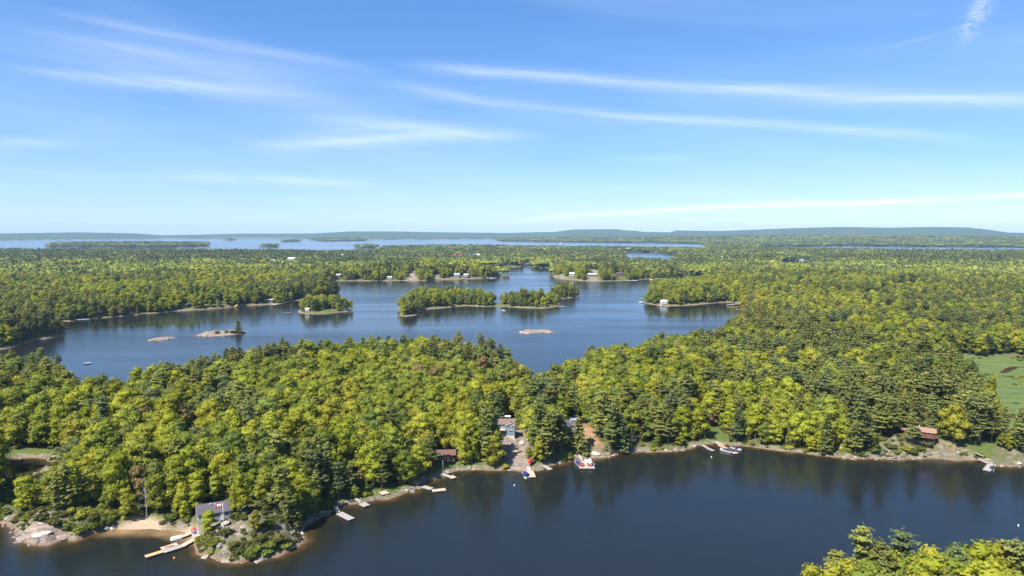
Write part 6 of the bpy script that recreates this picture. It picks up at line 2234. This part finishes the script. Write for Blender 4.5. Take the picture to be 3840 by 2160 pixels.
BUSHC = bpy.data.collections.new('bush_kinds')
LEAF['bushgreen'] = leaf_mat('bush_leaves', (0.085, 0.125, 0.024), (0.165, 0.195, 0.034))
LEAF['olivebush'] = leaf_mat('olive_bush_leaves', (0.085, 0.100, 0.030), (0.150, 0.155, 0.045))
BK = []
for i, (sd, mt) in enumerate(((1, 'bushgreen'), (2, 'green'), (3, 'dark'), (4, 'olivebush'), (5, 'olivebush'), (6, 'pale'), (7, 'yellow'))):
    c_, cd, st_ = bush_parts(900 + sd)
    whole = mesh_mixed('bush_whole', [st_, c_], [cd], [BARK, LEAF[mt]], [0, 1, 1])
    BUSHC.objects.link(bpy.data.objects.new('bush_%d' % i, whole))
    BK.append((mesh_mixed('foliage', [c_], [cd], [LEAF[mt]], [0, 0]), mesh_mixed('stem', [st_], [], [BARK], [0])))
SHR = [
    (805, 2045, 1, 1.9, 'bright green shrub low on the left face of the rocky hump'), (790, 2078, 1, 1.0, 'small light green shrub at the lower left foot of the hump'),
    (848, 2010, 4, 2.0, 'dark olive shrub in the hollow below the flagpole'), (915, 1948, 4, 1.0, 'tiny olive shrub by the pale rock on the hump top'),
    (935, 2095, 0, 2.2, 'broad green shrub at the lower front of the hump'), (960, 2070, 2, 2.0, 'dark shrub above the lower front of the hump'),
    (1000, 2085, 2, 1.8, 'dark green shrub low right of the hump front'), (1020, 2050, 0, 2.0, 'green shrub halfway up the right of the hump'),
    (1050, 2030, 3, 2.2, 'olive shrub on the right slope of the hump'), (1075, 2055, 2, 1.8, 'dark shrub above the right waterline of the hump'),
    (985, 2025, 3, 1.6, 'olive shrub behind the lone yellow tree on the hump'), (880, 2050, 3, 1.7, 'olive shrub in the middle of the hump face'),
    (900, 2075, 3, 1.5, 'olive shrub just above the pale ledges of the hump'), (1010, 1975, 0, 1.9, 'green shrub near the top right of the hump'),
    (950, 1960, 3, 1.2, 'small olive shrub on the grassy hump top'), (700, 1955, 0, 1.6, 'green shrub at the foot of the cottage foundation'),
    (640, 1950, 0, 2.1, 'green shrub behind the right end of the beach'), (612, 1965, 3, 1.3, 'olive shrub on the rock splitting the beach'),
    (260, 1985, 0, 2.2, 'green shrub right of the pale headland boulder'), (300, 2000, 1, 2.2, 'light green shrub low on the bank right of the headland'),
    (350, 1985, 0, 2.3, 'green shrub midway along the low shrubby bank'), (400, 1965, 0, 2.3, 'green shrub at the beach end of the shrubby bank'),
    (340, 1955, 3, 2.0, 'olive shrub on top of the shrubby bank'), (200, 1970, 3, 1.8, 'olive shrub above the pale headland ledge'),
    (150, 1950, 3, 1.9, 'olive shrub at the top of the bare headland'), (100, 1950, 1, 1.8, 'light green shrub at the left of the headland top'),
    (60, 1960, 3, 1.5, 'olive shrub at the far left of the headland'), (300, 1945, 6, 1.6, 'yellowish shrub behind the shrubby bank'),
    (1895, 1757, 1, 1.7, 'light green shrub at the water left of the granite slope'), (1995, 1735, 3, 1.5, 'olive shrub behind the red umbrella'),
    (2195, 1708, 1, 1.8, 'bright shrub beside the steep ramp of the T dock'), (1745, 1735, 6, 2.4, 'yellow green low shrub in front of the brown cabin right end'),
    (3395, 1690, 6, 2.2, 'yellow green shrub on the bluff below the orange roofed cabin'), (3420, 1700, 0, 2.1, 'dark green shrub on the bluff face'),
    (3345, 1685, 3, 2.3, 'olive shrub at the left of the bluff'), (3450, 1690, 0, 2.0, 'green shrub right on the bluff face'), (3480, 1675, 3, 2.0, 'olive shrub under the cabin posts'),
    (3360, 1700, 2, 1.6, 'dark shrub at the crack in the bluff'),
    (815, 1251, 0, 2.6, 'green shrub at the left of the grassy islet'), (850, 1248, 0, 2.4, 'low green shrub in the middle of the grassy islet'), (872, 1249, 3, 2.6, 'olive shrub beside the lone islet conifer'),
]
for px, py, k, s_, lab in SHR:
    x, y, z = on_ground(px, py)
    r = thing('shrub', lab, 'shrub', (x, y, z - .1), random.uniform(0, 6.28), 'shrubs on the rocky shores')
    r.scale = (s_ * .75, s_ * .75, s_ * .62)
    link(bpy.data.objects.new('foliage', BK[k][0]), r)
    link(bpy.data.objects.new('stem', BK[k][1]), r)


# low undergrowth everywhere on the open ground and along the wood edge
def undergrowth():
    regions = [(-170, 150, 140, 330, 14500), (20, 230, 190, 300, 6500), (-82, -52, 160, 196, 3200), (-150, -95, 165, 200, 2600), (-135, -105, 600, 760, 500)]
    Ps = []
    for x0_, x1_, y0_, y1_, n in regions:
        Ps.append(np.stack([RNG.uniform(x0_, x1_, n), RNG.uniform(y0_, y1_, n)], 1))
    P = np.concatenate(Ps)
    px, py = ground_px(P)
    P = P[(px > -80) & (px < 3920)]
    s = shore(P)
    k = (s > .9) & (s < 38)
    P = P[k]; s = s[k]
    h, rock, frock, sand, mead = heights(P, s, full=True)
    law = np.maximum(np.maximum(soft(P, LAWN, .8), soft(P, DIRT, .8)), soft(P, BALD, .6))
    cl = fbm(P[:, 0] / 4.5, P[:, 1] / 4.5, 77, 3)
    keep = (sand < .2) & (mead < .3) & (law < .45) & (cl + RNG.normal(0, .05, len(P)) > np.where(rock > .5, .44, np.where(s < 3, .52, .44)))
    for nm, v in SITES.items():
        if v[1] > 1400:
            x, y, z = SITE[nm]
            keep &= np.hypot(P[:, 0] - x, P[:, 1] - y) > min(v[2], 5.5)
    P = P[keep]; h = h[keep]; rock = rock[keep]
    n = len(P)
    sz = RNG.uniform(.35, 1.0, n) * np.where(rock > .5, .68, 1.15)
    which = np.where(rock > .5, RNG.choice([0, 3, 4, 3, 4, 3, 1], n), RNG.choice([0, 0, 1, 2, 3, 6], n))
    o = instancer('undergrowth', np.column_stack([P, h - .12]), RNG.uniform(0, 6.28, n), np.column_stack([sz, sz, sz * .75]), which, BUSHC)
    tag(o, 'low bushes and ground cover between the trees and on the rocks', 'undergrowth')
    print('undergrowth', n)


undergrowth()


def marsh_growth():
    n = 26000
    P = np.stack([RNG.uniform(180, 460, n), RNG.uniform(250, 450, n)], 1)
    m_ = soft(P, [MEADOW], 2.5)
    d_ = np.abs(sd_poly(P, MEADOW))
    cl = fbm(P[:, 0] / 14.0, P[:, 1] / 8.0, 301, 4)
    keep = (m_ > .2) & (shore(P) > .6) & (cl + np.clip(1 - d_ / 9.0, 0, 1) * .22 + RNG.normal(0, .03, n) > .69)
    P = P[keep]; n = len(P)
    h = heights(P)
    sz = RNG.uniform(.35, .9, n)
    o = instancer('marsh_growth', np.column_stack([P, h - .1]), RNG.uniform(0, 6.28, n), np.column_stack([sz * 1.5, sz * 1.5, sz * .55]), RNG.choice([0, 3, 4, 6], n), BUSHC)
    tag(o, 'sedge tussocks and low willow along the marsh meadow', 'marsh plants')
    print('marsh', n)


marsh_growth()


def rock_mesh(seed, sub=2, name='rock'):
    rng = np.random.default_rng(seed)
    v = ICO_V.copy()
    d = rng.normal(0, 1, (5, 3)); d /= np.linalg.norm(d, axis=1)[:, None]
    for q in d:                       # split faces, as frost does
        t_ = v @ q
        lim = rng.uniform(.45, .75)
        v = v - np.maximum(t_ - lim, 0)[:, None] * q * .9
    v = v * np.array([1.0, rng.uniform(.6, .9), rng.uniform(.4, .65)]) * (1 + rng.normal(0, .05, (len(v), 1)))
    return v, ICO_F


ROCKC = bpy.data.collections.new('rock_kinds')
RM = []
for i, mt in enumerate((ROCKM_, ROCKM_, ROCKP, ROCKD, ROCKD)):
    v, f = rock_mesh(700 + i)
    me_ = np_mesh('rock', v, f, False); me_.materials.append(mt)
    RM.append(me_)
    ROCKC.objects.link(bpy.data.objects.new('rock_%d' % i, me_))


def shore_rocks():
    n = 60000
    P = np.stack([RNG.uniform(-175, 260, n), RNG.uniform(138, 300, n)], 1)
    px, py = ground_px(P)
    P = P[(px > -60) & (px < 3900)]
    s = shore(P)
    k = (s > -.5) & (s < 3.0 * RNG.random(len(P)) ** 1.5 + .2)
    P = P[k]; s = s[k]
    h, rock, frock, sand, mead = heights(P, s, full=True)
    cl = fbm(P[:, 0] / 7.0, P[:, 1] / 7.0, 177, 2)
    keep = (sand < .2) & (mead < .2) & (cl > .42)
    P = P[keep]; h = h[keep]
    n = len(P)
    sz = .18 + RNG.random(n) ** 3 * .75
    o = instancer('shore_rocks', np.column_stack([P, np.maximum(h, -.1) + .03]), RNG.uniform(0, 6.28, n), np.column_stack([sz * RNG.uniform(.9, 1.7, n), sz, sz]), RNG.integers(0, 5, n), ROCKC)
    tag(o, 'loose stones and small boulders along the waterline', 'rocks')
    print('rocks', n)


shore_rocks()
BOUL = [
    (160, 2000, 2, 3.4, 'largest pale slab of the bare left headland'), (95, 2010, 0, 2.4, 'pinkish slab at the left corner of the headland'), (230, 2010, 0, 2.6, 'grey layered slab at the right of the headland front'),
    (160, 1957, 2, 1.7, 'smooth grey boulder on the headland above the slabs'), (243, 1967, 2, 1.4, 'pale boulder among shrubs right of the headland'),
    (915, 1928, 2, 2.0, 'nearly white outcrop at the top of the rocky hump'), (845, 1962, 2, 1.6, 'pale sloping outcrop behind the flagpole foot'), (1030, 1928, 2, .7, 'small white boulder right on the hump top'),
    (908, 1978, 2, .8, 'small pale stone left of the lone yellow tree'), (778, 2080, 0, 2.2, 'brown ledge at the left foot of the hump'), (860, 2095, 0, 2.6, 'long brown ledge at the front waterline of the hump'),
    (820, 2040, 3, 2.0, 'dark grey rock face left of the hump centre'), (970, 2098, 0, 2.4, 'low ledge right of the hump front'), (625, 1950, 3, 2.2, 'grey cliff lump at the right back of the beach'),
    (610, 1985, 0, 1.2, 'small rib of rock crossing the beach'), (1930, 1690, 0, 2.6, 'pink granite bulge in the middle of the slope'), (1955, 1660, 2, 2.2, 'pale granite bulge at the top of the slope'),
    (1935, 1740, 3, 2.0, 'grey split rocks at the bottom of the granite slope'), (2235, 1700, 2, 2.2, 'pale pink slab on the shore right of the T dock'), (2297, 1710, 0, 1.6, 'rounded rock ending the pale shore slab'),
    (3310, 1712, 3, 2.2, 'grey jointed boulder at the left of the bluff'), (3345, 1716, 0, 2.2, 'pinkish boulder left of the bluff crack'), (3550, 1702, 3, 2.0, 'large grey lichened boulder under the footpath'),
    (3590, 1694, 2, 1.1, 'round pale boulder beside the footpath'), (3525, 1708, 3, 1.5, 'grey boulder left of the large lichened one'), (3820, 1735, 2, 1.8, 'pale slab at the far right shore'),
    (2765, 1160, 0, 4.2, 'pink boulder at the mouth of the still cove'), (1490, 1185, 0, 4.0, 'pink rock at the left tip of the big island'),
    (745, 1258, 0, 3.0, 'pink rock at the left end of the grassy islet'), (775, 1257, 2, 3.6, 'pale rock on the left half of the grassy islet'), (915, 1246, 0, 3.6, 'pink rock at the right end of the grassy islet'),
    (835, 1254, 0, 2.8, 'low rock at the front of the grassy islet'), (575, 1276, 0, 3.4, 'low pink rock on the left bare shoal'), (625, 1270, 3, 3.0, 'grey rock at the right of the left bare shoal'),
    (1955, 1246, 2, 4.0, 'pale rounded rock at the left of the central bare shoal'), (1985, 1246, 0, 4.5, 'largest pink rock of the central bare shoal'), (2060, 1245, 0, 3.4, 'pink rock at the right end of the central bare shoal'),
    (2025, 1242, 3, 2.8, 'dark split rock in the middle of the central bare shoal'), (1890, 1165, 2, 3.4, 'low pale rock below the twin island'),
]
for px, py, k, s_, lab in BOUL:
    x, y, z = on_ground(px, py)
    b_ = link(bpy.data.objects.new('boulder', RM[k]))
    b_.location = (x, y, z - .15 * s_); b_.rotation_euler = (random.uniform(-.2, .2), random.uniform(-.2, .2), random.uniform(0, 6.28))
    b_.scale = (s_, s_ * .8, s_ * .55)
    tag(b_, lab, 'boulder', 'boulders and outcrops')
